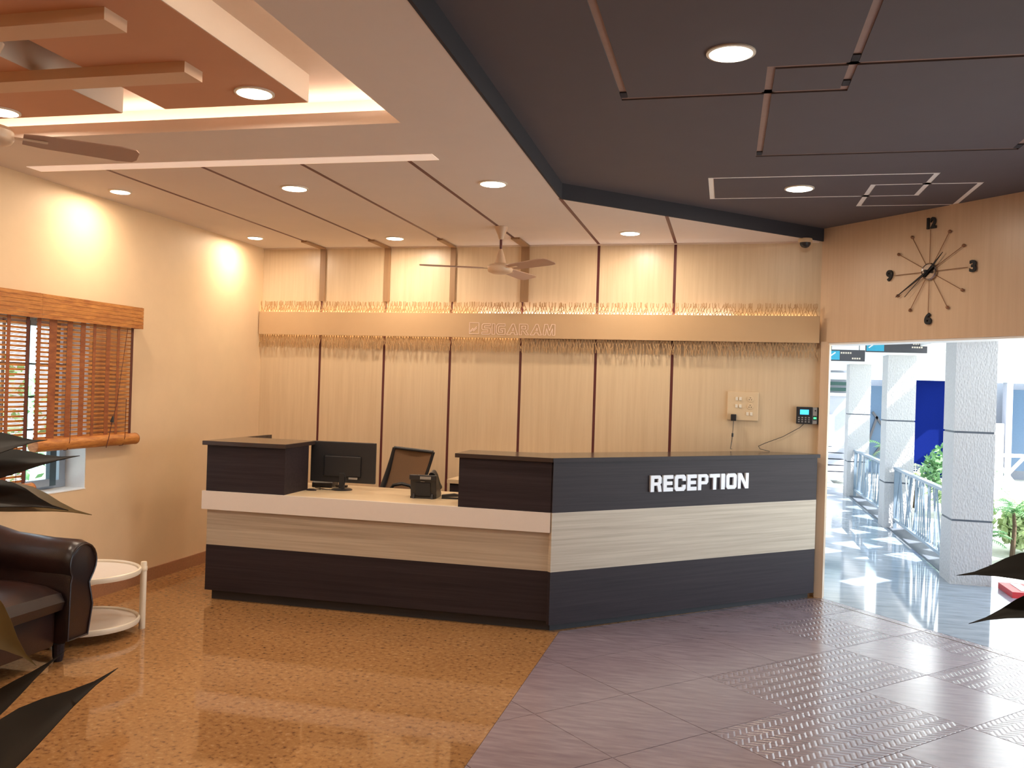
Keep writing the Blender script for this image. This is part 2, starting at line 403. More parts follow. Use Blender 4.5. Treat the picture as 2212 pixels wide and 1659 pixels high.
MB().box(-1.9449, -1.941, .3, 3.85, 2.921, 3.05).build('slab_edge', 'slab_side', ce)
MB().box(-2.9649, -2.961, 2.2, 3.88, 2.921, 3.05).build('slab_edge', 'slab_side', ce)
MB().box(-4.3, -2.18, 2.74, 2.865, 2.875, 2.92).build('beam', 'beam_paint', ce)
MB().box(-4.3, -2.21, 3.27, 3.40, 2.875, 2.92).build('beam', 'beam_paint', ce)
# ceiling joints that continue the wall grooves (flush dark strips)
for x in gx[:4]:
    MB().box(x-.0125, x+.0125, 4.79, D-.041*(x-XL), ZC-.0012, ZC+.002).build('ceiling_joint', 'maroon_groove', ce)
MB().box(gx[4]-.0125, gx[4]+.0125, 5.85, D-.041*(gx[4]-XL), ZC-.0012, ZC+.002).build('ceiling_joint', 'maroon_groove', ce)
MB().box(gx[5]-.0125, gx[5]+.0125, 6.49, D-.041*(gx[5]-XL), ZC-.0012, ZC+.002).build('ceiling_joint', 'maroon_groove', ce)
for x, wd in zip(gx[:4], (.055, .06, .05, .075)):
    yb = D-.041*(x-XL)
    MB().box(x-.018, x-.018+wd, yb-.42, yb-.001, ZC-.016, ZC-.0014).build('cover_strip', 'cover_strip_laminate', ce)
# slim cornice line along the back wall
struct(MB().box(0, LWALL-.1, -.014, 0, ZC-.012, ZC).xf(Matrix.Translation((XL, D, 0)) @ Matrix.Rotation(BACK_A, 4, 'Z')).build('trim_3', 'tray_paint'), 'thin pale cornice line above the panels')
# light slot across the ceiling
ls = empty('linear_ceiling_light', (-2.93, 4.715, ZC), 0, 'long thin white light slot crossing the cream ceiling', 'ceiling light')
MB().box(-1.29, 1.33, -.062, .062, -.003, .0).build('diffuser', 'linear_diffuser', ls)

# ------------------------------------------------------------------ dark ceiling with recessed rectangles
WG = .034
rects = [(-.515, .485, 2.0, 4.205, 0), (.128, 1.49, 3.85, 5.31, 0), (-.148, 1.215, 5.80, 6.45, 1), (.862, 1.525, 6.08, 6.775, 1)]
def in_groove(x, y):
    for x0, x1, y0, y1, k in rects:
        if x0 <= x <= x1 and y0 <= y <= y1 and not (x0+WG < x < x1-WG and y0+WG < y < y1-WG): return True
    return False
bx_ = sorted({-1.34, 2.9}|{v for r in rects for v in (r[0], r[0]+WG, r[1]-WG, r[1])})
by_ = sorted({-2.2, 8.2}|{v for r in rects for v in (r[2], r[2]+WG, r[3]-WG, r[3])})
dc = MB()
for j in range(len(by_)-1):
    y0, y1 = by_[j], by_[j+1]; run = None
    for i in range(len(bx_)-1):
        g = in_groove((bx_[i]+bx_[i+1])/2, (y0+y1)/2)
        if not g and run is None: run = bx_[i]
        if g and run is not None: dc.box(run, bx_[i], y0, y1, ZD, ZD+.03); run = None
    if run is not None: dc.box(run, bx_[-1], y0, y1, ZD, ZD+.03)
dc = struct(dc.build('ceiling', 'dark_ceiling'), 'dark charcoal ceiling with overlapping recessed rectangles')
MB().box(-1.34, 2.9, -2.2, 8.2, ZD+.05, ZD+.08).build('ceiling_top', 'dark_soffit', dc)
for x0, x1, y0, y1, k in rects:
    zb_ = ZD+.003 if k else ZD+.007
    MB().box(x0-.01, x1+.01, y0-.01, y0+WG+.01, zb_, zb_+.007).box(x0-.01, x1+.01, y1-WG-.01, y1+.01, zb_, zb_+.007)\
        .box(x0-.01, x0+WG+.01, y0+WG+.01, y1-WG-.01, zb_, zb_+.007).box(x1-WG-.01, x1+.01, y0+WG+.01, y1-WG-.01, zb_, zb_+.007)\
        .build('recess_frame', 'white_recess' if k else 'taupe_recess', dc)
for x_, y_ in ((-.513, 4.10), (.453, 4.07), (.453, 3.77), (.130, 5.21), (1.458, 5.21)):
    MB().box(x_, x_+.030, y_, y_+.07, ZD+.0005, ZD+.0065).build('dark_piece', 'dark_soffit', dc)  # small dark blocks set in the recesses near their corners
# dark edge of the step down to the cream ceiling
MB().prism([(edge_x(-2.2)-.012, -2.2), (edge_x(-2.2)+.002, -2.2), (edge_x(5.85)+.002, 5.85), (.86, 7.765), (.852, 7.775), (edge_x(5.855)-.012, 5.862)], ZC-.002, ZD+.001).build('soffit_edge', 'dark_soffit', dc)

# ------------------------------------------------------------------ downlights
def lamp(x, y, z, r, label, group, power=1.0, color=None):
    o = empty('ceiling_light', (x, y, z), 0, label, 'ceiling light', group)
    MB().lathe([(r+.012, 0), (r+.012, -.006), (r, -.008), (r, 0)], seg=32).build('rim', 'white_plastic', o)
    MB().lathe([(r-.0, -.0085), (r*.9, -.011), (.001, -.012)], seg=32).build('diffuser', 'lamp_glow', o)
    ld = bpy.data.lights.new('lamp_light', 'AREA'); ld.shape = 'DISK'; ld.size = r*2; ld.energy = LAMP_W*power; ld.color = color or LAMP_C
    l = bpy.data.objects.new('lamp_light', ld); COL.objects.link(l); l.parent = o; l.location = (0, 0, -.016)
    return o
G1 = 'round downlights in the cream ceiling'
lamp(-4.09, 5.36, ZC, .063, 'round downlight beside the peach wall, nearer the window blinds', G1, .75)
lamp(-4.125, 7.24, ZC, .063, 'round downlight beside the peach wall, in the corner by the panelled wall', G1, .75)
lamp(-2.792, 5.38, ZC, .078, 'round downlight between second and third dark ceiling joints, front row', G1)
lamp(-2.833, 7.325, ZC, .072, 'round downlight near the panelled wall, left of the small ceiling fan', G1)
lamp(-1.444, 5.377, ZC, .078, 'round downlight in front of the small ceiling fan, near the dark ceiling edge', G1)
lamp(-.781, 7.18, ZC, .075, 'round downlight on the narrow cream strip below the dark soffit', G1)
G2 = 'round downlights in the orange ceiling slab'
lamp(-2.124, 3.68, 2.92, .078, 'round downlight at the right corner of the orange slab', G2)
lamp(-3.575, 3.765, 2.92, .078, 'round downlight at the left photo edge under the orange slab', G2)
G3 = 'round downlights in the dark ceiling'
lamp(-.02, 3.668, ZD, .085, 'large bright downlight inside the big dark ceiling rectangle', G3, .8)
lamp(.43, 6.14, ZD, .083, 'round downlight inside the small white outlined rectangle', G3, .8)
for x, y, z, wh in ((-2.1, 1.2, 2.92, 'right end of the orange slab'), (-3.5, 1.2, 2.92, 'left end of the orange slab'), (.3, .8, ZD, 'dark ceiling'), (-2.6, -1.2, ZC, 'rear cream ceiling')):  # out-of-view downlights added as fill light for the foreground
    lamp(x, y, z, .08, 'unseen fill downlight added in the '+wh, 'unseen fill downlights added for the foreground', 1)

# ------------------------------------------------------------------ reception desk
desk = empty('reception_desk', (XC, YF, 0), 0, 'angled dark and light wood reception desk lettered RECEPTION', 'desk')
def L(p): return [(x-XC, y-YF) for x, y in p]
ct, st = math.cos(TD), math.sin(TD)
def wing(u, v): return (u*ct - v*st, u*st + v*ct)       # local desk coordinates of the right wing
WLN = 2.50
# left run
MB().prism(L([(-3.62, 5.90), (-1.09, 5.90), (-1.09, 6.3), (-3.62, 6.3)]), 0, .07).build('kick_board', 'kick_black', desk)
MB().prism(L([(-3.655, 5.861), (-1.102, 5.861), (-1.102, 6.32), (-3.655, 6.32)]), .07, .400).build('lower_panel', 'dark_wood', desk)
MB().prism(L([(-3.655, 5.862), (-1.102, 5.862), (-1.102, 6.32), (-3.655, 6.32)]), .4002, .660).build('middle_panel', 'light_wood', desk)
MB().prism(L([(-3.685, 5.832), (-1.102, 5.832), (-1.102, 5.861), (-3.685, 5.861)]), .6602, .793).build('worktop_edge', 'worktop_white', desk)
MB().prism(L([(-3.685, 5.8612), (-1.102, 5.8612), (-1.102, 6.0), (-.10, 6.95), (-.42, 7.22), (-1.50, 6.63), (-3.685, 6.67)]), .7602, .793).build('worktop', 'worktop_surface', desk, .002)
# right wing
WM = Matrix.Rotation(TD, 4, 'Z')
def wbox(u0, u1, v0, v1, z0, z1): return MB().box(u0, u1, v0, v1, z0, z1).xf(WM)
wk = wing(.03, .05)
wbox(.04, WLN-.01, .05, .07, 0, .05).build('kick_board', 'kick_black', desk)
for nm, mt, z0, z1 in (('lower_panel', 'dark_wood', .05, .400), ('middle_panel', 'light_wood', .4002, .793), ('upper_panel', 'dark_wood', .7932, 1.128)):
    o = MB().box(.001, WLN, 0, .035, z0, z1).build(nm, mt, desk); o.rotation_euler.z = TD
o = MB().box(.02, WLN-.36, .0352, .34, .7932, 1.126).build('carcass', 'kick_black', desk); o.rotation_euler.z = TD
o = MB().box(.05, WLN-.36, .0352, .34, .05, .758).build('carcass', 'kick_black', desk); o.rotation_euler.z = TD
MB().prism(L([(-1.745, 5.846), (-1.102, 5.836), (-1.102, 6.1), (-1.4, 6.16), (-1.745, 6.16)]), .7932, 1.128).build('upper_panel', 'dark_wood', desk)
a = wing(WLN+.012, -.015); b_ = wing(WLN-.01, .09); c_ = wing(.25, .36)
MB().prism([(-1.772-XC, 5.826-YF), (-.003, -.020), (a[0], a[1]), (b_[0], b_[1]), (wing(2.18, .36)[0], wing(2.18, .36)[1]), (c_[0]-.10, c_[1]-.03), (-1.772-XC, 6.19-YF)], 1.1282, 1.157).build('counter_top', 'dark_top', desk, .003)
o = MB().box(-.013, WLN+.012, -.0190, -.0158, 1.1286, 1.1566).build('edge_band', 'dark_wood', desk); o.rotation_euler.z = TD
# left raised box and side panel
MB().prism(L([(-3.66, 5.846), (-3.045, 5.858), (-3.052, 6.245), (-3.66, 6.245)]), .7932, 1.126).build('raised_box', 'dark_wood', desk)
MB().prism(L([(-3.69, 5.824), (-3.035, 5.836), (-3.05, 6.345), (-3.69, 6.395)]), 1.1262, 1.157).build('raised_box_top', 'dark_top', desk, .003)
MB().prism(L([(-3.69, 6.396), (-3.662, 6.396), (-3.662, 6.80), (-3.69, 6.80)]), 0, 1.157).build('side_panel', 'dark_top', desk)
# letters
LW = {}
S = .23
def letter(ch):
    W = 1.0; t = .30; h = 1.0; k = .14
    if ch == 'I': return .36, [[(0, 0), (.36, 0), (.36, 1), (0, 1)]]
    if ch == 'E': return .86, [[(0, 0), (.86, 0), (.86, S), (t, S), (t, .39), (.80, .39), (.80, .61), (t, .61), (t, 1-S), (.86, 1-S), (.86, 1), (0, 1)]]
    if ch == 'T': return .95, [[(.32, 0), (.63, 0), (.63, 1-S), (.95, 1-S), (.95, 1), (0, 1), (0, 1-S), (.32, 1-S)]]
    if ch == 'P': return .95, [[(0, 0), (t, 0), (t, .36), (.81, .36), (.95, .50), (.95, .86), (.81, 1), (0, 1)], [(t, .56), (t, .80), (.64, .80), (.66, .77), (.66, .59), (.64, .56)]]
    if ch == 'R': return .98, [[(0, 0), (t, 0), (t, .38), (.58, .38), (.68, 0), (.98, 0), (.90, .36), (.84, .44), (.95, .54), (.95, .86), (.81, 1), (0, 1)], [(t, .58), (t, .80), (.64, .80), (.66, .77), (.66, .61), (.63, .58)]]
    if ch == 'O': return 1.0, [[(k, 0), (W-k, 0), (W, k), (W, 1-k), (W-k, 1), (k, 1), (0, 1-k), (0, k)], [(t+.02, .24), (t, .28), (t, .72), (t+.02, .76), (W-t-.02, .76), (W-t, .72), (W-t, .28), (W-t-.02, .24)]]
    if ch == 'C': return 1.0, [[(k, 0), (W-k, 0), (W, k), (W, .38), (.70, .38), (.70, .27), (.67, .23), (.33, .23), (.30, .27), (.30, .73), (.33, .77), (.67, .77), (.70, .73), (.70, .62), (W, .62), (W, 1-k), (W-k, 1), (k, 1), (0, 1-k), (0, k)]]
    if ch == 'N': return 1.05, [[(0, 0), (.28, 0), (.28, .62), (.72, 0), (1.05, 0), (1.05, 1), (.77, 1), (.77, .40), (.34, 1), (0, 1)]]
word = 'RECEPTION'; gap = .14
tot = sum(letter(c)[0] for c in word) + gap*(len(word)-1)
U0, U1, LZ0, LZ1 = .806, 1.742, .908, 1.024
sxx = (U1-U0)/tot; u = U0
for c in word:
    wd, pl = letter(c)
    mt = WM @ Matrix.Translation((u, -.009, LZ0)) @ XZ @ Matrix.Diagonal((sxx, LZ1-LZ0, 1, 1))
    o = curve_obj('letter', pl, .016, 'letter_white', desk, mt); u += (wd+gap)*sxx
bpy.context.view_layer.update()

# ------------------------------------------------------------------ credenza at the back wall
cr = empty('credenza', (XL, D, 0), BACK_A, 'low dark cabinet with cream top against the panelled wall behind the desk', 'cabinet')
MB().box(2.07, 3.9, -.34, -.003, .765, .80).build('top', 'worktop_surface', cr, .002)
MB().box(2.09, 3.88, -.32, -.003, .06, .764).build('body', 'dark_wood', cr)
for k in range(4): MB().box(2.10+k*.444, 2.10+k*.444+.438, -.336, -.3205, .09, .75).build('door', 'dark_wood', cr)
MB().box(2.11, 3.86, -.28, -.003, 0, .06).build('plinth', 'kick_black', cr)

# ------------------------------------------------------------------ wall sign band with lattice
band = empty('wall_sign_band', (XL, D, 2.048), BACK_A, 'long beige fascia band with outlined lettering and cut lattice edges on the panelled wall', 'sign')
BL = 5.11; BH = .218
def sec(x0, x1): return MB().box(x0, x1, -.070, -.030, .0, BH)
sec(.012, BL).build('fascia', 'fascia_beige', band, .002)
MB().box(.05, BL-.05, -.028, -.0005, .04, BH-.04).build('batten', 'fascia_beige', band)
rn = random.Random(11)
def lattice(zb, sgn, H):
    """cut branch pattern: fans of slanted twigs rising from the band, crossing, then upright tips"""
    m = MB(); nr = (0, 1, 0); Y0 = -.050; step = .026; n = int((BL-.04)/step)
    low = [(.02+k*step+rn.uniform(-.004, .004), 0) for k in range(n+1)]
    mid = [(.02+(k+.5)*step+rn.uniform(-.008, .008), H*rn.uniform(.28, .52)) for k in range(n)]
    def ln(a, b2, wd): m.bar((a[0], Y0+rn.uniform(-.001, .001), zb+sgn*a[1]), (b2[0], Y0, zb+sgn*b2[1]), wd, .005, nr)
    for k in range(n):
        ln(low[k], mid[k], .0046); ln(low[k+1], mid[k], .0046)
        if rn.random() < .45 and k+1 < n: ln(low[k], mid[k+1], .004)
        for q in range(rn.choice((2, 2, 3))):
            x1 = min(max(mid[k][0]+rn.uniform(-.022, .022), .013), BL-.013)
            ln(mid[k], (x1, H*rn.uniform(.62, .80)), .0042)
            ln((x1, H*.60), (x1+rn.uniform(-.003, .003), H*rn.uniform(.86, 1.0)), .0042)
    return m
tag(lattice(BH-.001, 1, .106).build('lattice', 'lattice_tan', band, fix=False), 'upper fringe of cut branch lattice', kind='stuff')
tag(lattice(.001, -1, .130).build('lattice', 'lattice_tan', band, fix=False), 'lower fringe of cut branch lattice', kind='stuff')
MB().box(.03, 2.2, -.026, -.008, BH-.016, BH-.004).build('led_strip', 'led_warm', band)
MB().box(2.2, 4.42, -.026, -.008, BH-.016, BH-.004).build('led_strip', 'led_white', band)
MB().box(4.42, 5.08, -.026, -.018, BH-.012, BH-.004).build('led_strip', 'led_warm', band)
MB().box(.03, 2.6, -.026, -.018, .024, .034).build('led_strip', 'led_warm', band)
# outlined letters: thin raised lines that follow each letter shape
def outline(polys, x0, z0, sx, sz, name='letter'):
    m = MB()
    for pl, cyc in polys:
        pts = [(x0+x*sx, z0+z*sz) for x, z in pl]
        n = len(pts)
        for i in range(n if cyc else n-1):
            a = pts[i]; b2 = pts[(i+1) % n]
            m.bar((a[0], -.0715, a[1]), (b2[0], -.0715, b2[1]), .0042, .004, (0, 1, 0))
    m.build(name, 'engraved_line', band, fix=False)
SXU = (2.245-XL*-1 if False else 0)
lx = lambda x: (x-XL)/math.cos(BACK_A)
z0 = 2.082-2.048+.0; HH = .094
outline([([(0, 0), (1, 0), (1, 1), (0, 1)], True), ([(.08, .22), (.35, .50), (.45, .36), (.78, .66)], False), ([(.10, .12), (.36, .36), (.46, .24), (.80, .54)], False)], lx(-2.242), z0, .088, .098, 'emblem')
S_ = [(0, .0), (.85, 0), (1, .12), (1, .50), (.88, .60), (.30, .60), (.30, .80), (.95, .80), (1, 1), (.15, 1), (0, .88), (0, .52), (.12, .42), (.70, .42), (.70, .2), (0, .2)]
A_ = [(0, 0), (.50, 1), (.68, 1), (1.0, 0), (.74, 0), (.68, .20), (.42, .20), (.34, 0)]
A_in = [(.50, .38), (.64, .38), (.60, .66)]
letters = [('S', .80, [(S_, True)]), ('I', .25, [([(0, 0), (1, 0), (1, 1), (0, 1)], True)]),
 ('G', .80, [([(.2, 0), (1, 0), (1, .55), (.5, .55), (.5, .38), (.72, .38), (.72, .2), (.3, .2), (.26, .3), (.26, .7), (.34, .8), (1, .8), (1, 1), (.2, 1), (0, .82), (0, .2)], True)]),
 ('A', 1.0, [(A_, True), (A_in, True)]),
 ('R', .85, [([(0, 0), (.26, 0), (.26, .36), (.42, .36), (.72, 0), (1, 0), (.70, .38), (.92, .5), (.92, .88), (.8, 1), (0, 1)], True), ([(.26, .54), (.66, .54), (.66, .82), (.26, .82)], True)]),
 ('A', 1.0, [(A_, True), (A_in, True)]),
 ('M', 1.05, [([(0, 0), (.22, 0), (.30, .62), (.46, 0), (.62, 0), (.80, .62), (.80, 0), (1, 0), (1, 1), (.72, 1), (.54, .42), (.38, 1), (.12, 1)], True)])]
x = lx(-2.125); x_end = lx(-1.459); k = (x_end-x)/(sum(l[1] for l in letters)+.14*6)
for n_, wd, pl in letters:
    outline(pl, x, z0-.004, wd*k, HH); x += (wd+.14)*k

# ------------------------------------------------------------------ wall clock
ck = empty('wall_clock', P0, CA, 'large starburst wall clock with black numerals and thin metal spokes', 'clock')
CU, CZ = 1.02, 2.53
cm = lambda: Matrix.Translation((CU, 0, CZ))
def disc(r, y0, y1, prof=None):
    m = MB().lathe(prof or [(r, 0), (r, y1-y0)], seg=28)
    m.xf(Matrix.Translation((CU, y0, CZ)) @ Matrix.Rotation(PI/2, 4, 'X')); return m
disc(.062, -.002, 0, [(.062, 0), (.062, .016), (.055, .024), (.052, .018), (.001, .018)]).build('hub', 'chrome', ck, smooth=True)
for h in range(12):
    an = PI/2 - h*PI/6; R1 = .305 if h % 3 else .300
    c0, s0 = math.cos(an), math.sin(an)
    m = MB().tube([(CU+.06*c0, -.012, CZ+.06*s0), (CU+R1*c0, -.012, CZ+R1*s0)], .0024, 6)
    sp = m.build('spoke', 'brass_pin', ck)
    if h % 3:
        MB().tube([(CU+(R1-.012)*c0, -.012, CZ+(R1-.012)*s0), (CU+(R1-.006)*c0, -.012, CZ+(R1-.006)*s0), (CU+(R1+.006)*c0, -.012, CZ+(R1+.006)*s0), (CU+(R1+.012)*c0, -.012, CZ+(R1+.012)*s0)], [.005, .011, .011, .005], 10).build('ball', 'brass_pin', sp, smooth=True)
    else:
        t_ = {0: '12', 3: '3', 6: '6', 9: '9'}[h]
        RN = .34
        mt = Matrix.Translation((CU+RN*c0, -.012, CZ+RN*s0)) @ XZ
        text_obj('numeral', t_, .104, .012, 'black_matte', ck, mt, .0045, 1.05 if h else .85)
def hand(x1, z1, l0, wd, nm, yy):
    d = Vector((x1, 0, z1)); L_ = d.length; d.normalize(); n_ = Vector((-d.z, 0, d.x))
    pts = [(-l0, .004), (-l0*.3, wd), (L_*.25, wd*.8), (L_, .0015)]
    poly = [d*a + n_*b2 for a, b2 in pts] + [d*a - n_*b2 for a, b2 in reversed(pts)]
    MB().prism_xz([(CU+p.x, CZ+p.z) for p in poly], yy-.002, yy+.002).build(nm, 'black_matte', ck)
hand(.118, .124, .05, .0085, 'hour_hand', -.030)
hand(-.262, -.165, .06, .0075, 'minute_hand', -.036)
hand(-.18, -.17, .05, .0012, 'second_hand', -.040)
disc(.010, -.044, -.026).build('hand_pin', 'black_matte', ck)

# ------------------------------------------------------------------ switch board, plug, fingerprint reader, dome camera
bw = lambda x: (x-XL)/math.cos(BACK_A)
sb = empty('switch_board', (XL, D, 0), BACK_A, 'square cream switch and socket plate on the panelled wall', 'switch')
s0, s1 = bw(.017), bw(.266)
MB().box(s0, s1, -.018, -.0005, 1.400, 1.636).build('plate', 'ivory_plastic', sb, .004)
for cx_, cz_ in ((.30, .76), (.42, .76), (.30, .5), (.42, .5), (.66, .24), (.78, .24)):
    u_ = s0+(s1-s0)*cx_; z_ = 1.40+.236*cz_
    MB().box(u_-.010, u_+.010, -.026, -.018, z_-.014, z_+.014).build('rocker_switch', 'white_plastic', sb, .002)
for cz_ in (.76, .5):
    u_ = s0+(s1-s0)*.74; z_ = 1.40+.236*cz_
    MB().lathe([(.026, 0), (.026, .004), (.022, .005)], seg=20).xf(Matrix.Translation((u_, -.018, z_)) @ Matrix.Rotation(PI/2, 4, 'X')).build('socket', 'ivory_plastic', sb)
    for dx, dz in ((-.009, -.006), (.009, -.006), (0, .010)):
        cyl(.0035, 0, .001, seg=10).xf(Matrix.Translation((u_+dx, -.0232, z_+dz)) @ Matrix.Rotation(PI/2, 4, 'X')).build('socket_hole', 'black_matte', sb)
pg = empty('power_plug', (XL, D, 0), BACK_A, 'black power adapter plugged into the cream plate, its cord hanging down', 'plug')
pu = bw(.072)
MB().box(pu-.022, pu+.022, -.062, -.019, 1.395, 1.450).build('adapter', 'black_plastic', pg, .006)
MB().tube([(pu, -.04, 1.394), (pu-.002, -.035, 1.33), (pu-.004, -.03, 1.28), (pu-.01, -.022, 1.22), (pu-.018, -.03, 1.16), (pu-.006, -.05, 1.1635)], .0028, 6).build('cord', 'black_plastic', pg)
MB().tube([(pu-.004, -.031, 1.292), (pu-.005, -.03, 1.262)], .008, 8).build('ferrite', 'black_plastic', pg)
rd = empty('fingerprint_reader', (XL, D, 0), BACK_A, 'black fingerprint attendance reader with blue screen at the wall end', 'reader')
r0, r1 = bw(.566), bw(.692)
MB().box(r0, r1, -.036, -.0005, 1.392, 1.530).build('body', 'black_plastic', rd, .004)
MB().box(r1+.0003, r1+.034, -.034, -.0005, 1.394, 1.528).build('side_panel', 'grey_plastic', rd, .003)
MB().box(r1+.0345, r1+.042, -.036, -.0005, 1.392, 1.530).build('end_cap', 'black_plastic', rd, .003)
MB().box(r0+.028, r0+.096, -.0375, -.0362, 1.468, 1.508).build('screen', 'screen_cyan', rd)
for i in range(4):
    for j in range(3): MB().box(r0+.014+i*.026, r0+.027+i*.026, -.0385, -.0362, 1.405+j*.017, 1.414+j*.017).build('key', 'grey_plastic', rd)
MB().box(r1+.003, r1+.031, -.0365, -.0342, 1.424, 1.460).build('scanner_window', 'black_plastic', rd)
MB().box(r1+.007, r1+.028, -.0378, -.0366, 1.434, 1.449).build('scanner_light', 'scanner_green', rd)
MB().lathe([(.006, 0), (.006, .003)], seg=12).xf(Matrix.Translation((r1+.02, -.0342, 1.502)) @ Matrix.Rotation(PI/2, 4, 'X')).build('status_lamp', 'black_matte', rd)
MB().tube([(r0+.06, -.02, 1.391), (r0+.03, -.018, 1.36), (r0-.10, -.02, 1.28), (r0-.24, -.028, 1.22), (r0-.29, -.05, 1.195), (r0-.275, -.08, 1.175), (r0-.20, -.13, 1.162)], .0028, 6).build('cable', 'black_plastic', rd)
dm = empty('security_camera', (.585, 7.52, ZC), 0, 'small dome security camera in the ceiling corner above the clock', 'camera')
MB().lathe([(.052, 0), (.056, -.012), (.054, -.030), (.044, -.032)], seg=24).build('housing', 'ivory_plastic', dm, smooth=True)
MB().lathe([(.043, -.031), (.040, -.050), (.028, -.066), (.012, -.073), (.001, -.074)], seg=24).build('dome', 'black_plastic', dm, smooth=True)

# ------------------------------------------------------------------ monitor, keyboard bits, phone, chair
mo = empty('computer_monitor', (-2.82, 6.35, .793), math.radians(2), 'black computer monitor seen from behind, standing on the worktop', 'monitor')
MB().box(-.262, .262, 0, .022, .055, .365).build('screen_panel', 'black_plastic', mo, .006)
MB().box(-.15, .15, -.010, .0, .10, .26).build('rear_housing', 'black_plastic', mo, .010)
MB().box(.06, .13, -.024, -.0225, .085, .100).build('rating_label', 'grey_plastic', mo)
MB().box(-.022, .022, -.014, .006, .010, .13).build('stand', 'black_plastic', mo, .004)
MB().lathe([(.078, 0), (.078, .006), (.066, .012), (.02, .014)], (0, 0), 28).build('base', 'black_plastic', mo, smooth=True)
MB().tube([(.03, -.028, .12), (.05, -.045, .08), (.035, -.055, .04), (.015, -.06, .0045), (-.10, -.06, .0045), (-.22, .01, .0045)], .003, 6).build('cable', 'black_plastic', mo)
ms = empty('computer_mouse', (-3.005, 6.21, .793), 0, 'small dark computer mouse with its cord on the worktop beside the raised box', 'mouse')
MB().lathe([(.001, .026), (.018, .024), (.03, .014), (.032, .001)], seg=18).xf(Matrix.Diagonal((1.3, .8, .55, 1))).build('body', 'dark_wood', ms, smooth=True)
MB().tube([(.03, .01, .008), (.05, .05, .005), (.02, .12, .004), (-.03, .2, .004)], .0022, 6).build('cord', 'black_plastic', ms)
kb = empty('desk_device', (-3.02, 6.50, .793), math.radians(8), 'small black device on the worktop between raised box and monitor', 'device')
MB().prism_yz([(-.08, 0), (.10, 0), (.10, .07), (.02, .085), (-.08, .035)], -.09, .07).build('body', 'black_plastic', kb, .006)
MB().box(.08, .17, -.02, .02, 0, .016).build('adapter', 'black_plastic', kb, .004)
ph = empty('desk_phone', (-2.10, 6.17, .793), math.radians(6), 'black desk telephone with raised display, back turned to the lobby', 'phone')
MB().prism_yz([(-.02, .0), (.16, .0), (.16, .03), (.0, .16), (-.045, .155)], -.095, .095).build('body', 'black_plastic', ph, .008)
MB().box(-.100, .100, -.055, -.025, .135, .172).build('display_housing', 'black_plastic', ph, .006)
MB().box(-.02, .06, -.0575, -.0555, .142, .162).build('display_label', 'grey_plastic', ph)
MB().box(-.095, .085, -.03, -.018, -.0, .014).build('stand', 'black_plastic', ph)
MB().tube([(.055, .00, .165), (.06, .04, .185), (.062, .10, .16), (.064, .17, .09), (.066, .20, .06)], [.026, .020, .016, .020, .026], 12).build('handset', 'black_plastic', ph, smooth=True)
MB().box(-.062, .062, -.0460, -.0440, .055, .118).build('rear_panel', 'dark_glass', ph) if False else MB().prism_yz([(-.030, .02), (-.034, .02), (-.0455, .115), (-.041, .115)], -.055, .055).build('rear_panel', 'black_matte', ph)
for x_ in (-.075, .060): MB().prism_yz([(-.045, 0), (-.028, 0), (-.030, .035), (-.036, .035)], x_, x_+.014).build('stand_leg', 'black_plastic', ph)
MB().box(-.018, .012, -.0475, -.0455, .122, .126).build('small_mark', 'grey_plastic', ph)
bk = empty('stapler', (-1.95, 6.22, .793), math.radians(12), 'flat black stapler lying on the worktop right of the desk phone', 'stapler')
MB().box(-.03, .10, -.022, .022, 0, .010).build('base', 'black_plastic', bk, .003)
MB().prism_xz([(-.03, .012), (.10, .018), (.104, .034), (.06, .040), (-.03, .028)], -.018, .018).build('arm', 'black_plastic', bk, .003)
ch = empty('office_chair', (-2.52, 7.02, 0), 0, 'black office chair with brown mesh back turned sideways behind the desk', 'chair')
def CP(x, y, z): return (x+2.52, y-7.02, z)
bl, tl, tr, br = CP(-2.79, 6.90, .56), CP(-2.655, 7.00, 1.085), CP(-2.325, 7.04, 1.060), CP(-2.48, 6.94, .56)
def lerp(a, b2, t): return tuple(a[i]+(b2[i]-a[i])*t for i in range(3))
def bow(p, t): return (p[0], p[1]+.05*math.sin(PI*t), p[2])
left = [bow(lerp(bl, tl, t/6), t/6) for t in range(7)]; right = [bow(lerp(br, tr, t/6), t/6) for t in range(7)]
MB().tube(left, [.026, .026, .025, .023, .020, .016, .013], 10).build('back_frame_side', 'black_plastic', ch, smooth=True)
MB().tube(right, [.013]*7, 10).build('back_frame_side', 'black_plastic', ch, smooth=True)
MB().tube([tl, lerp(tl, tr, .5), tr], .013, 10).build('back_frame_top', 'black_plastic', ch, smooth=True)
MB().tube([bl, lerp(bl, br, .5), br], .016, 10).build('back_frame_bottom', 'black_plastic', ch, smooth=True)
vs = []; 
for a_, b2 in zip(left, right):
    for k in range(7):
        p = lerp(a_, b2, k/6); vs.append((p[0], p[1]+.03*math.sin(PI*k/6), p[2]))
    
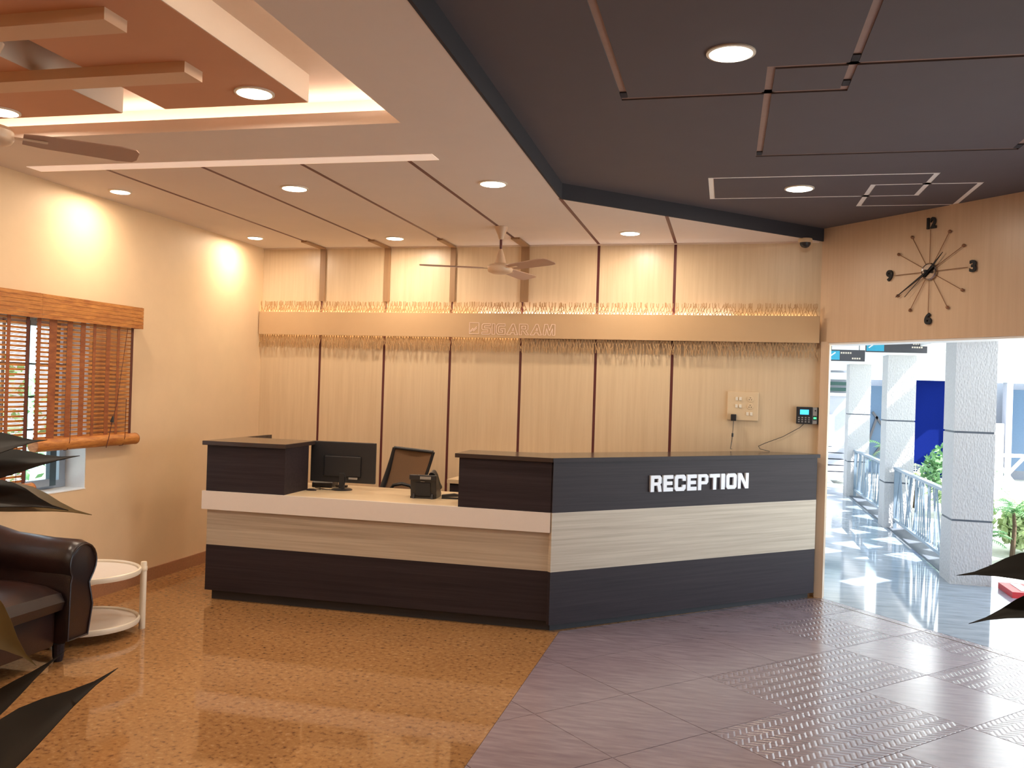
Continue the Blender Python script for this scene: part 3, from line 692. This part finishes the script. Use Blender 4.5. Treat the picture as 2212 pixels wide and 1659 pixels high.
fs = [(r*7+k, r*7+k+1, (r+1)*7+k+1, (r+1)*7+k) for r in range(6) for k in range(6)]
vs2 = [(x, y+.004, z) for x, y, z in vs]; n_ = len(vs)
MB().add(vs, fs).add(vs2, [tuple(reversed(f_)) for f_ in fs]).build('back_mesh', 'chair_mesh', ch, smooth=True, fix=False)
MB().tube([CP(-2.64, 6.88, .74), CP(-2.60, 6.87, .79), CP(-2.53, 6.87, .805), CP(-2.46, 6.88, .79), CP(-2.43, 6.89, .74)], .014, 8).build('lumbar_support', 'black_plastic', ch, smooth=True)
MB().box(-.25, .23, -.06, .36, .44, .52).build('seat', 'black_matte', ch, .03)
for s_ in (-1, 1):
    MB().tube([(s_*.25-.02, .10, .48), (s_*.27-.02, .10, .66), (s_*.27-.02, .14, .68), (s_*.27-.02, .34, .68)], .015, 8).build('armrest', 'black_plastic', ch, smooth=True)
cyl(.025, .10, .44, (0, .2), 16).build('gas_lift', 'black_plastic', ch)
for k in range(5):
    an = k*2*PI/5+.3; c0, s0_ = math.cos(an), math.sin(an)
    lg = MB().tube([(0, .2, .11), (.15*c0, .2+.15*s0_, .095), (.28*c0, .2+.28*s0_, .07)], [.025, .02, .016], 8).build('leg', 'black_plastic', ch)
    MB().lathe([(.026, -.012), (.028, 0), (.026, .012)], seg=14).xf(Matrix.Translation((.28*c0, .2+.28*s0_, .028)) @ Matrix.Rotation(PI/2, 4, 'X')).build('caster', 'black_plastic', lg)

# ------------------------------------------------------------------ ceiling fans
def fan(loc, rz, drop, label, blade=.56, tilt=12):
    o = empty('ceiling_fan', loc, rz, label, 'ceiling fan', 'white ceiling fans')
    MB().lathe([(.055, 0), (.052, -.012), (.030, -.060), (.018, -.095), (.016, -.10)], seg=24).build('canopy', 'fan_paint', o, smooth=True)
    cyl(.0105, -drop+.14, -.09, seg=12).build('down_rod', 'maroon_groove', o)
    MB().lathe([(.012, -drop+.16), (.030, -drop+.11), (.045, -drop+.055), (.050, -drop+.045)], seg=24).build('lower_canopy', 'fan_paint', o, smooth=True)
    MB().lathe([(.050, -drop+.044), (.085, -drop+.036), (.100, -drop+.020), (.100, -drop-.008), (.092, -drop-.022), (.060, -drop-.034), (.001, -drop-.036)], seg=32).build('motor_housing', 'fan_paint', o, smooth=True)
    for k in range(3):
        an = k*2*PI/3
        m = MB(); pts = []
        for r_, w_ in ((.13, .045), (.20, .058), (.45, .066), (blade+.04, .070), (blade+.10, .060), (blade+.115, .035)):
            pts.append((r_, w_))
        vs = []; 
        for r_, w_ in pts:
            tl_ = math.radians(tilt)
            for sgn in (-1, 1): vs.append((r_, sgn*w_*math.cos(tl_), sgn*w_*math.sin(tl_)))
        n_ = len(pts); f1 = [(2*i, 2*i+2, 2*i+3, 2*i+1) for i in range(n_-1)]
        m.add([(x, y, z+.002) for x, y, z in vs]+[(x, y, z-.002) for x, y, z in vs],
              f1+[tuple(2*n_+i for i in reversed(f_)) for f_ in f1]+[(2*i, 2*i+2*n_, 2*i+2+2*n_, 2*i+2) for i in range(n_-1)]+[(2*i+1, 2*i+3, 2*i+3+2*n_, 2*i+1+2*n_) for i in range(n_-1)]+[(0, 1, 1+2*n_, 2*n_), (2*n_-2, 4*n_-2, 4*n_-1, 2*n_-1)])
        m.xf(Matrix.Rotation(an, 4, 'Z') @ Matrix.Translation((0, 0, -drop+.006)))
        bl_ = m.build('blade', 'fan_blade_paint', o)
        MB().bar((.085, 0, -drop+.005), (.22, 0, -drop+.004), .035, .004, (0, 0, 1)).xf(Matrix.Rotation(an, 4, 'Z')).build('blade_iron', 'fan_paint', bl_)
    return o
fan((-1.76, 6.854, ZC-.0015), math.radians(-40), .335, 'small white ceiling fan hanging in front of the panelled wall', .52, -12)
fan((-2.88, 2.96, 2.92), math.radians(45.5), .37, 'white ceiling fan at the left photo edge with one long blade showing', .45, -12)

# ------------------------------------------------------------------ bamboo blinds (local: origin at wall, y along wall)
def blind(y0, y1, zb, label):
    o = empty('bamboo_blind', (XL, y0, 0), 0, label, 'blind', 'bamboo roll up blinds on the window')
    W_ = y1-y0
    MB().box(.004, .040, 0, W_, 2.085, 2.115).build('head_rail', 'bamboo_dark', o)
    # valance: five stacked woven rows
    rows = 6; vz0, vz1 = 1.965, 2.125
    for k in range(rows):
        za = vz0+(vz1-vz0)*k/rows; zb_ = vz0+(vz1-vz0)*(k+1)/rows-.002
        MB().box(.088-.002*(k % 2), .096, -.004, W_+.045, za, zb_).build('valance_slat', 'bamboo', o)
    MB().box(.004, .0879, W_+.030, W_+.040, vz0, vz1).build('valance_return', 'bamboo_dark', o)
    pitch = .0295; z = 1.955; k = 0
    while z > zb+.045:
        h = .0155+rn.uniform(-.001, .001)
        if k == 0: slat = MB().box(0, .004, 0, W_-.012, -.008, .008).build('slat', 'bamboo', o); s_ = slat
        else:
            s_ = slat.copy(); COL.objects.link(s_)
        s_.parent = o; s_.location = (.050+rn.uniform(-.0015, .0015), 0, z); s_.rotation_euler = (rn.uniform(-.002, .002), 0, 0)
        z -= pitch; k += 1
    # thin sticks woven between the slats
    m = MB(); z = 1.955-pitch/2
    while z > zb+.05:
        m.box(.0505, .0525, .002, W_-.014, z-.0022, z+.0022); z -= pitch
    tag(m.build('thin_stick', 'bamboo_dark', o), kind='stuff')
    for yy, ww in ((.002, .034), (.11*W_, .07), (.28*W_, .05), (.41*W_, .05), (.54*W_, .03), (.68*W_, .045), (.80*W_, .03), (W_-.040, .028)):
        MB().box(.0555, .0565, yy, min(yy+ww, W_-.012), zb+.04, 1.975).build('woven_tape', 'bamboo_binding' if ww < .03 else 'bamboo_dark', o)
    rl = MB().tube([(.058, -.005, zb), (.058, W_+.035, zb)], .042, 20).build('bottom_roll', 'bamboo', o, smooth=True)
    MB().tube([(.058, W_+.0355, zb), (.058, W_+.040, zb)], .043, 20).build('roll_cap', 'bamboo_dark', rl)
    for yy in (.28*W_, .86*W_):
        MB().tube([(.104, yy, zb+.30), (.103, yy, zb+.02), (.085, yy, zb-.04), (.055, yy, zb-.045)], .0022, 6).build('lift_cord', 'bamboo_binding', o)
    return o
b1 = blind(4.905, 5.885, 1.140, 'bamboo blind with its rolled bottom above the bright window gap')
yb = .86*.98
MB().tube([(.100, .84, 1.96), (.104, .79, 1.70), (.106, .735, 1.40), (.106, .70, 1.30)], .0022, 6).build('pull_cord', 'bamboo_binding', b1)
MB().tube([(.106, .700, 1.315), (.106, .69, 1.275)], [.006, .014], 8).build('cord_tassel', 'black_matte', b1)
MB().tube([(.106, .69, 1.275), (.107, .665, 1.18), (.104, .64, 1.095)], .003, 6).build('cord_tail', 'bamboo_binding', b1)
blind(3.86, 4.855, .865, 'longer bamboo blind cut off by the left photo edge')

# ------------------------------------------------------------------ side table
tb = empty('side_table', (-3.845, 4.83, 0), 0, 'round cream two tier side table beside the brown leather sofa', 'table')
RT = .325
def tray(z, nm):
    t_ = MB().lathe([(RT-.021, z-.010), (RT-.021, z)], seg=40).build(nm, 'worktop_white', tb, smooth=True)
    MB().lathe([(RT-.02, z-.012), (RT-.004, z-.016), (RT, z), (RT-.003, z+.014), (RT-.012, z+.018), (RT-.02, z+.010), (RT-.02, z-.012)], seg=40, cap=False).build('rim', 'table_white', t_, smooth=True)
tray(.383, 'table_top'); tray(.075, 'shelf')
for an in (40, 160, 280):
    a_ = math.radians(an); c0, s0_ = math.cos(a_), math.sin(a_)
    lg = MB().lathe([(.020, 0), (.020, .418), (.017, .427), (.001, .429)], ((RT+.012)*c0, (RT+.012)*s0_), 16).build('leg', 'table_white', tb, smooth=True)
    MB().lathe([(.021, .368), (.023, .373), (.023, .393), (.021, .398)], ((RT+.012)*c0, (RT+.012)*s0_), 16).build('collar', 'table_white', lg, smooth=True)

# ------------------------------------------------------------------ leather sofa (faces +x, back to the peach wall)
sf = empty('leather_sofa', (-3.96, 3.78, 0), 0, 'dark brown leather sofa with a rolled arm in front of the window', 'sofa')
def arm(yc, s_, nm='arm'):
    # rolled arm: section in yz, swept along x
    n = 14; sec = []
    secp = []
    for k in range(n+1):
        a_ = math.radians(-35 + 250*k/n); secp.append((s_*(.03+.115*math.cos(a_)), .565+.115*math.sin(a_)))
    secp += [(-s_*.075, .46), (-s_*.085, .12), (s_*.085, .12), (s_*.12, .30), (s_*.085, .44)]
    m = MB(); xs = [(-.34, .16, 1), (-.26, .10, 1), (-.15, .045, 1), (0, .015, 1), (.25, 0, 1), (.42, 0, 1), (.455, 0, .96), (.465, 0, .90)]
    N = len(secp); vs = []
    for x_, dz, sc_ in xs:
        for y_, z_ in secp:
            zz = z_+dz*max(0, (z_-.3)/.35); vs.append((x_, yc+y_*sc_, .36+(zz-.36)*sc_))
    fs = [(i*N+k, i*N+(k+1) % N, (i+1)*N+(k+1) % N, (i+1)*N+k) for i in range(len(xs)-1) for k in range(N)]
    fs += [tuple(range(N-1, -1, -1)), tuple(range((len(xs)-1)*N, len(xs)*N))]
    a = m.add(vs, fs).build(nm, 'leather', sf, smooth=True)
    pipe = [(.468, yc+y_*.93, .36+(z_-.36)*.93) for y_, z_ in secp]; pipe.append(pipe[0])
    MB().tube(pipe, .006, 6).build('piping', 'leather', a, smooth=True)
    return a
arm(.56, 1); arm(-1.0, -1)
MB().box(-.36, .40, -.90, .47, .10, .33).build('seat_frame', 'leather', sf, .03, True)
for y0_, y1_ in ((-.905, -.225), (-.215, .465)):
    m = MB(); vs = []; N = 12
    prof = [(-.26, .33), (-.26, .42), (-.10, .455), (.15, .46), (.33, .445), (.43, .41), (.455, .36), (.44, .31), (.40, .30)]
    rows = [(y0_+.0, .90), (y0_+.03, .97), (y0_+.10, 1.0), ((y0_+y1_)/2, 1.04), (y1_-.10, 1.0), (y1_-.03, .97), (y1_, .90)]
    for y_, q in rows:
        for x_, z_ in prof: vs.append((x_, y_, .33+(z_-.33)*q))
    K = len(prof)
    fs = [(i*K+k, i*K+(k+1) % K, (i+1)*K+(k+1) % K, (i+1)*K+k) for i in range(len(rows)-1) for k in range(K)]
    fs += [tuple(range(K-1, -1, -1)), tuple(range((len(rows)-1)*K, len(rows)*K))]
    m.add(vs, fs).build('seat_cushion', 'leather', sf, smooth=True)
MB().prism_xz([(-.37, .10), (-.16, .10), (-.15, .60), (-.19, .74), (-.25, .79), (-.32, .80), (-.36, .76)], -1.0, .60).build('backrest', 'leather', sf, .03, True)
for x_ in (-.32, .36):
    for y_ in (-.98, .54): MB().lathe([(.022, 0), (.030, .03), (.034, .10)], (x_, y_), 12).build('foot', 'dark_wood', sf)

# ------------------------------------------------------------------ foreground rubber plants (leaves are parts)
def leaf(base_p, tip_p, wd, parent, mat='ficus_leaf', droop=.02, nrm=(0, 0, 1), nm='leaf'):
    a = Vector(base_p); t = Vector(tip_p); ax = (t-a); Ln = ax.length; ax.normalize()
    nv = Vector(nrm); nv = (nv - ax*nv.dot(ax)).normalized(); sd = ax.cross(nv)
    prof = [0, .35, .68, .9, 1.0, .97, .84, .60, .30, .08, 0]; N = len(prof)-1
    vs = []
    for i, w_ in enumerate(prof):
        s_ = i/N; c = a + ax*Ln*s_ + nv*(droop*math.sin(PI*s_))
        for q in (-1, -.5, 0, .5, 1):
            vs.append(c + sd*(wd/2*w_*q) + nv*(abs(q)*wd*.12*w_))
    fs = [(i*5+k, i*5+k+1, (i+1)*5+k+1, (i+1)*5+k) for i in range(N) for k in range(4)]
    n_ = len(vs); v2 = [v_ - nv*.0012 for v_ in vs]
    fs2 = [tuple(n_+i for i in reversed(f_)) for f_ in fs]
    rim = []
    for i in range(N): rim += [(i*5, (i+1)*5, (i+1)*5+n_, i*5+n_), (i*5+4, i*5+4+n_, (i+1)*5+4+n_, (i+1)*5+4)]
    o = MB().add(vs+v2, fs+fs2+rim).build(nm, mat, parent, smooth=True)
    mb = MB().tube([a - ax*.0, a + ax*Ln*.5 + nv*(droop-.0015), a + ax*Ln*.92 + nv*(droop*.25-.0015)], [.0022, .0016, .0008], 5)
    mb.build('midrib', mat, o)
    return o
def plant(loc, height, label):
    o = empty('rubber_plant', loc, 0, label, 'plant')
    MB().lathe([(.12, 0), (.15, .02), (.18, .26), (.195, .27), (.195, .31), (.175, .31), (.17, .28)], seg=28).build('pot', 'terracotta', o, smooth=True)
    cyl(.169, .25, .275, seg=28).build('soil', 'soil', o)
    MB().tube([(0, 0, .27), (.01, .01, .7), (.0, .02, 1.1), (.01, .0, height)], [.016, .014, .011, .006], 10).build('stem', 'stem_brown', o, smooth=True)
    return o
def wpt(o, p): return Vector(p) - Vector(o.location)
p1 = plant((-1.45, 1.18, 0), 1.62, 'dark leaved rubber plant at the left photo edge in the foreground')
def lf(o, stemz, tip, wd, mat='ficus_leaf', droop=.02, nrm=(0, 0, 1), f0=.35, sp=None):
    s_ = Vector(sp) if sp else Vector((.0, .01, stemz)); t = wpt(o, tip)
    a = s_.lerp(t, f0)
    pe = MB().tube([s_, s_.lerp(a, .5)+Vector((0, 0, .01)), a], .004, 6).build('leaf_stalk', 'stem_brown', o)
    return leaf(a, t, wd, o, mat, droop, nrm)
def lf2(o, sz, base_p, tip, wd, mat='ficus_leaf', droop=.02, nrm=(0, 0, 1)):
    s_ = Vector((.0, .01, sz)); a = wpt(o, base_p); t = wpt(o, tip)
    lfo = leaf(a, t, wd, o, mat, droop, nrm)
    MB().tube([s_, s_.lerp(a, .6)+Vector((0, 0, .012)), a+(t-a)*.04], .0035, 6).build('leaf_stalk', 'stem_brown', lfo)
    return lfo
lf2(p1, 1.42, (-1.30, 1.235, 1.447), (-1.100, 1.278, 1.507), .075, droop=.012, nrm=(0, -.9, 1))
lf2(p1, 1.36, (-1.34, 1.225, 1.415), (-1.048, 1.293, 1.482), .09, droop=.004, nrm=(0, -.8, 1))
lf2(p1, 1.30, (-1.32, 1.215, 1.375), (-1.064, 1.29, 1.390), .115, droop=.022, nrm=(0, -.35, 1))
lf2(p1, 1.32, (-1.34, 1.27, 1.385), (-1.050, 1.33, 1.378), .09, 'ficus_leaf_back', droop=.016, nrm=(0, -.5, 1))
lf2(p1, 1.20, (-1.30, 1.22, 1.30), (-1.107, 1.28, 1.127), .085, 'ficus_leaf_back', droop=.03, nrm=(.5, -.9, .5))
lf2(p1, 1.05, (-1.32, 1.25, .93), (-1.075, 1.31, 1.150), .045, droop=.006, nrm=(.1, -1, .3))
lf2(p1, .95, (-1.26, 1.215, .845), (-.975, 1.311, 1.129), .115, droop=.025, nrm=(-.35, -1, .55))
p2 = plant((.80, 1.78, 0), 1.55, 'dark leaved rubber plant at the right photo edge in the foreground')
lf2(p2, 1.24, (.66, 1.70, 1.315), (.385, 1.635, 1.328), .085, droop=.022, nrm=(0, -.6, 1))
lf2(p2, 1.20, (.72, 1.72, 1.29), (.440, 1.66, 1.345), .10, droop=.0, nrm=(0, -1, .6))
lf2(p2, 1.16, (.68, 1.70, 1.272), (.407, 1.64, 1.248), .075, droop=.026, nrm=(0, -.5, 1))
lf2(p2, 1.40, (.86, 1.60, 1.44), (1.02, 1.42, 1.42), .10, droop=.02)
lf2(p1, 1.58, (-1.55, 1.12, 1.62), (-1.78, .98, 1.60), .10, droop=.02)

# ------------------------------------------------------------------ corridor columns, beam, railings, signs
def column(y, label):
    o = empty('stucco_column', (1.975, y, 0), 0, label, 'column', 'white stucco columns along the corridor')
    H_ = 2.165
    for z0_, z1_ in ((0, .556), (.574, 1.335), (1.353, H_)):
        MB().box(0, .335, 0, .40, z0_, z1_).build('shaft_block', 'stucco', o)
    for z_ in (.556, 1.335): MB().box(.008, .327, .008, .392, z_, z_+.018).build('joint', 'column_joint', o)
    return o
column(8.62, 'nearest grey white stucco corridor column')
column(12.05, 'middle white stucco corridor column, second from the camera')
column(15.62, 'farthest white stucco corridor column')
struct(MB().box(1.93, 2.36, 7.9, 20, 2.166, 2.55).build('trim_4', 'white_paint'), 'white beam over the corridor columns')
struct(MB().box(-.6, 2.36, 7.92, 20, 2.55, 2.65).build('ceiling', 'white_paint'), 'white corridor ceiling')
def railing(y0, y1, label):
    o = empty('metal_railing', (2.10, y0, 0), 0, label, 'railing', 'corridor railings')
    W_ = y1-y0; r_ = random.Random(int(y0*10))
    MB().box(-.03, .03, .01, W_-.01, .735, .765).build('handrail', 'rail_metal', o)
    MB().box(-.02, .02, .01, W_-.01, .10, .13).build('bottom_rail', 'rail_metal', o)
    for y_ in (.03, W_-.05): MB().box(-.02, .02, y_, y_+.03, 0, .735).build('post', 'rail_metal', o)
    n = int(W_/.11)
    for k in range(n+1):
        a = .06+(W_-.12)*k/n; b2 = min(max(a + r_.choice((-.28, -.18, 0, 0, .18, .28)), .06), W_-.06)
        MB().bar((0, a, .13), (.0+.006*(k % 3-1), b2, .735), .014, .012, (1, 0, 0)).build('baluster', 'rail_metal', o)
    return o
railing(9.04, 12.04, 'metal railing with slanted bars between nearest and middle column')
railing(12.46, 15.61, 'metal railing with slanted bars between middle and farthest column')
struct(MB().box(2.02, 2.34, 9.025, 12.04, -.12, .005).box(2.02, 2.34, 12.46, 15.61, -.12, .005).build('trim_5', 'column_joint'), 'dark granite sill under the railings')
def sign(loc, w_, h_, rz, label, tilt_txt, red):
    o = empty('hanging_sign', loc, rz, label, 'sign')
    MB().box(0, w_, 0, .02, 0, h_).build('board', 'sign_grey', o, .002)
    MB().box(.008, .008+h_*1.15, -.003, -.0002, .012, h_-.012).build('arrow_panel', 'sign_blue', o)
    if red: MB().prism_xz([(.008, h_-.06), (.06, h_-.012), (.008, h_-.012)], -.0045, -.0031).build('red_corner', 'sign_red', o)
    MB().bar((.03, -.004, h_*.3), (.03+h_*.6, -.004, h_*.75), .012, .002, (0, 1, 0)).build('arrow', 'white_paint', o)
    for i, (a, b2, z_) in enumerate(tilt_txt):
        n = int((b2-a)/.022)
        m = MB()
        for k in range(n): m.box(a+k*.022, a+k*.022+.015, -.0025, -.0002, z_, z_+.017)
        tag(m.build('lettering', 'white_plastic', o), 'row of small unreadable white letters', kind='stuff')
    for x_ in (w_*.15, w_*.85): MB().box(x_, x_+.006, .007, .013, h_, 2.549-loc[2]).build('hanger', 'sign_grey', o)
    return o
sign((.975, 9.62, 1.985), .385, .115, .05, 'hanging grey corridor sign beside the laminate pier, with blue panel', [(.15, .26, .075), (.26, .36, .02)], True)
sign((1.40, 9.90, 2.095), .60, .150, .05, 'wider hanging grey corridor sign with blue arrow panel, partly behind the lintel', [(.46, .57, .085), (.45, .58, .05)], False)
struct(MB().box(2.36, 2.60, 8.2, 8.60, -.1, .05).build('trim_6', 'red_paint'), 'red painted kerb beside the nearest column')
MB().box(2.44, 2.52, 8.25, 8.55, .0502, .056).build('painted_stripe', 'white_paint', bpy.data.objects['trim_6'])

# ------------------------------------------------------------------ building across the courtyard
fb = struct(empty('far_building', (0, 21.5, 0)), 'pale building across the courtyard with a deep blue doorway')
def fbx(nm, mt, x0, x1, y0, y1, z0, z1): return MB().box(x0, x1, y0, y1, z0, z1).build(nm, mt, fb)
fbx('upper_wall', 'white_paint', 2.7, 12, 0, .3, 2.34, 4.6)
fbx('beam', 'band_bluegrey', 2.7, 12, -.02, .3, 2.05, 2.34)
fbx('wall', 'grey_wall', 4.95, 12, .9, 1.0, -.12, 2.05)
fbx('wall', 'grey_wall', 2.6, 4.1, .9, 1.0, -.12, 2.05)
fbx('door', 'blue_door', 4.08, 4.98, .3, .4, -.12, 2.05)
for x in (3.98, 5.60, 6.02, 7.4): fbx('pilaster', 'grey_wall', x-.06, x+.06, -.01, .3, -.12, 2.05)
fbx('parapet', 'white_paint', 5.0, 5.9, -.1, .0, -.12, 1.15)
fbx('window_pane', 'dark_glass', 6.05, 6.9, .5, .55, .1, 1.9)
fbx('window_pane', 'dark_glass', 3.0, 3.85, .5, .55, -.1, 1.9)
for a, b2 in (((3.1, .2), (3.4, 1.2)), ((3.35, .3), (3.75, .9)), ((3.3, 1.3), (3.8, .6)), ((3.55, .1), (3.85, 1.3))):
    MB().bar((a[0], .46, a[1]), (b2[0], .46, b2[1]), .05, .03, (0, 1, 0)).build('lattice_bar', 'sign_grey', fb)
struct(MB().box(-.6, 2.7, 19.6, 19.8, 0, 2.6).build('wall_corridor_end', 'grey_wall'), 'grey end wall of the corridor')
ee = struct(empty('corridor_end_facade', (1.9, 19.55, 0)), 'end of corridor with louvres, white panel and steps')
for z0_, z1_, mt in ((1.98, 2.12, 'band_bluegrey'), (1.86, 1.93, 'dark_green'), (1.74, 1.81, 'dark_green'), (1.64, 1.70, 'white_paint')):
    MB().box(-.2, .55, -.03, .04, z0_, z1_).build('louvre' if mt == 'dark_green' else 'panel', mt, ee)
MB().box(-.1, .30, -.03, .04, .60, 1.25).build('white_panel', 'white_paint', ee)
for k in range(5): MB().box(-.2, .50, -.5+.1*k, .04, k*.12, k*.12+.10).build('step', 'grey_wall', ee)
# opposite white railing with crossed bars
wr = empty('white_railing', (3.80, 14.4, -.12), 0, 'white crossed bar railing across the courtyard', 'railing')
MB().box(0, 4.2, -.05, .05, 0, .42).build('kerb', 'white_paint', wr)
MB().box(0, 4.2, -.03, .03, .94, .99).build('handrail', 'white_paint', wr)
for k in range(9):
    x = .02+k*.52
    if x > 4.15: break
    MB().bar((x, 0, .43), (min(x+.42, 4.18), 0, .94), .045, .03, (0, 1, 0)).build('cross_bar', 'white_paint', wr)
    MB().bar((min(x+.42, 4.18), .012, .43), (x, .012, .94), .045, .03, (0, 1, 0)).build('cross_bar', 'white_paint', wr)
# pergola over the courtyard (breaks the sun into patches)
pgm = struct(empty('pergola', (0, 0, 0)), 'square grid roof over the courtyard')
for k in range(15):
    d1 = Vector((math.cos(.80), math.sin(.80), 0)); p = Vector((2.4, 5.2+k*1.0, 3.35)); t0 = max(0, (8.5-p.y)/d1.y)
    if t0 < 6: MB().bar(p+d1*t0, p+d1*6.5, .24, .08, (0, 0, 1)).build('beam', 'white_paint', pgm)
for k in range(14):
    p = Vector((2.4, 9.0+k*1.05, 3.46)); d1 = Vector((math.cos(-.86), math.sin(-.86), 0))
    MB().bar(p, p+d1*min(6.5, (p.y-8.4)/.758), .24, .08, (0, 0, 1)).build('beam', 'white_paint', pgm)

# ------------------------------------------------------------------ courtyard plants
def palm(loc, h, n, spread, mat, label, seed):
    r_ = random.Random(seed); o = empty('courtyard_palm', loc, 0, label, 'plant', 'courtyard plants')
    MB().tube([(0, 0, 0), (.02, 0, h*.5), (0, 0, h*.75)], [.03, .022, .015], 8).build('trunk', 'stem_brown', o)
    for k in range(n):
        an = r_.uniform(0, 2*PI); el = r_.uniform(.15, 1.2); L_ = spread*r_.uniform(.7, 1.1)
        m = MB(); P = []
        for i in range(7):
            t = i/6; rr = L_*t*math.cos(el); z_ = h*.72 + L_*t*math.sin(el) - .55*L_*t*t
            P.append(Vector((rr*math.cos(an), rr*math.sin(an), z_)))
        m.tube(P, .004, 4)
        for i in range(1, 7):
            d1 = (P[i]-P[i-1]).normalized(); sd_ = d1.cross(Vector((0, 0, 1))).normalized()
            for s_ in (-1, 1):
                for q in (0, .5):
                    c_ = P[i-1].lerp(P[i], q); ll = L_*.28*(1-.5*i/7)
                    tp = c_ + sd_*s_*ll + d1*ll*.5 - Vector((0, 0, ll*.3))
                    m.add([c_-d1*.008, c_+d1*.008, tp], [(0, 1, 2)])
        m.build('frond', mat, o, fix=False)
    return o
palm((3.12, 12.9, -.12), 1.05, 18, .75, 'leaf_green', 'bushy green palm in front of the blue doorway', 1)
palm((2.85, 12.0, -.12), .72, 22, .6, 'leaf_pale', 'pale sunlit palm clump behind the nearest railing', 2)
palm((2.75, 16.6, -.12), 1.15, 12, .6, 'leaf_green', 'green palm between middle and farthest column', 3)
palm((3.12, 10.9, -.12), .75, 16, .5, 'leaf_green', 'thin green palm right of the nearest column', 4)
palm((2.75, 10.6, -.12), .35, 14, .35, 'leaf_green', 'low green clump behind the nearest railing bars', 5)
palm((3.6, 12.2, -.12), .6, 14, .5, 'leaf_pale', 'pale palm at the right photo edge in the courtyard', 6)
palm((3.0, 15.5, -.12), .75, 14, .6, 'leaf_pale', 'pale palm far back beside the farthest column', 7)
def shrub(loc, r0_, h, mat, label, seed, cat='shrub'):
    r_ = random.Random(seed); o = empty('leafy_shrub', loc, 0, label, cat)
    MB().tube([(0, 0, 0), (0, 0, h*.5)], .03, 6).build('stem', 'stem_brown', o)
    m = MB()
    for k in range(1100):
        an = r_.uniform(0, 2*PI); ph_ = math.acos(r_.uniform(-1, 1)); q = r_.uniform(.6, 1)
        c_ = Vector((r0_*q*math.sin(ph_)*math.cos(an), r0_*q*math.sin(ph_)*math.sin(an), h*.55+h*.45*q*math.cos(ph_)))
        a_ = Vector((r_.uniform(-1, 1), r_.uniform(-1, 1), r_.uniform(-1, 1))).normalized()*.06; b_2 = a_.cross(Vector((r_.uniform(-1, 1), r_.uniform(-1, 1), 1))).normalized()*.03
        m.add([c_-a_, c_+b_2, c_+a_, c_-b_2], [(0, 1, 2, 3)])
    tag(m.build('foliage', mat, o, fix=False), kind='stuff'); return o
shrub((2.78, 11.3, -.12), .26, .80, 'leaf_pale', 'pale fluffy sunlit shrub right behind the nearest railing', 21)
shrub((3.35, 14.6, -.12), .45, 1.15, 'leaf_green', 'green leafy shrub below the blue doorway', 22)
shrub((3.42, 11.4, -.12), .30, .55, 'leaf_pale', 'low pale shrub right of the nearest column', 23)
shrub((-7.4, 6.9, -.41), 1.2, 2.6, 'leaf_green', 'green bush outside the window behind the blinds', 9)
shrub((-6.8, 5.0, -.41), .9, 1.7, 'leaf_pale', 'pale bush outside the window under the blinds', 10)

# unseen slab added to shade lobby and near column; gap shapes one sun patch
po = curve_obj('sun_shade_slab', [[(3.5, .3), (7.0, .3), (7.0, 8.36), (3.5, 8.36)], [(4.345, 7.157), (4.561, 6.912), (4.928, 7.328), (4.735, 7.585)]], .15, 'shade_slab_grey', None, Matrix.Translation((0, 0, 4.20)))
struct(po, 'unseen slab added outside the lobby opening to block the sun')
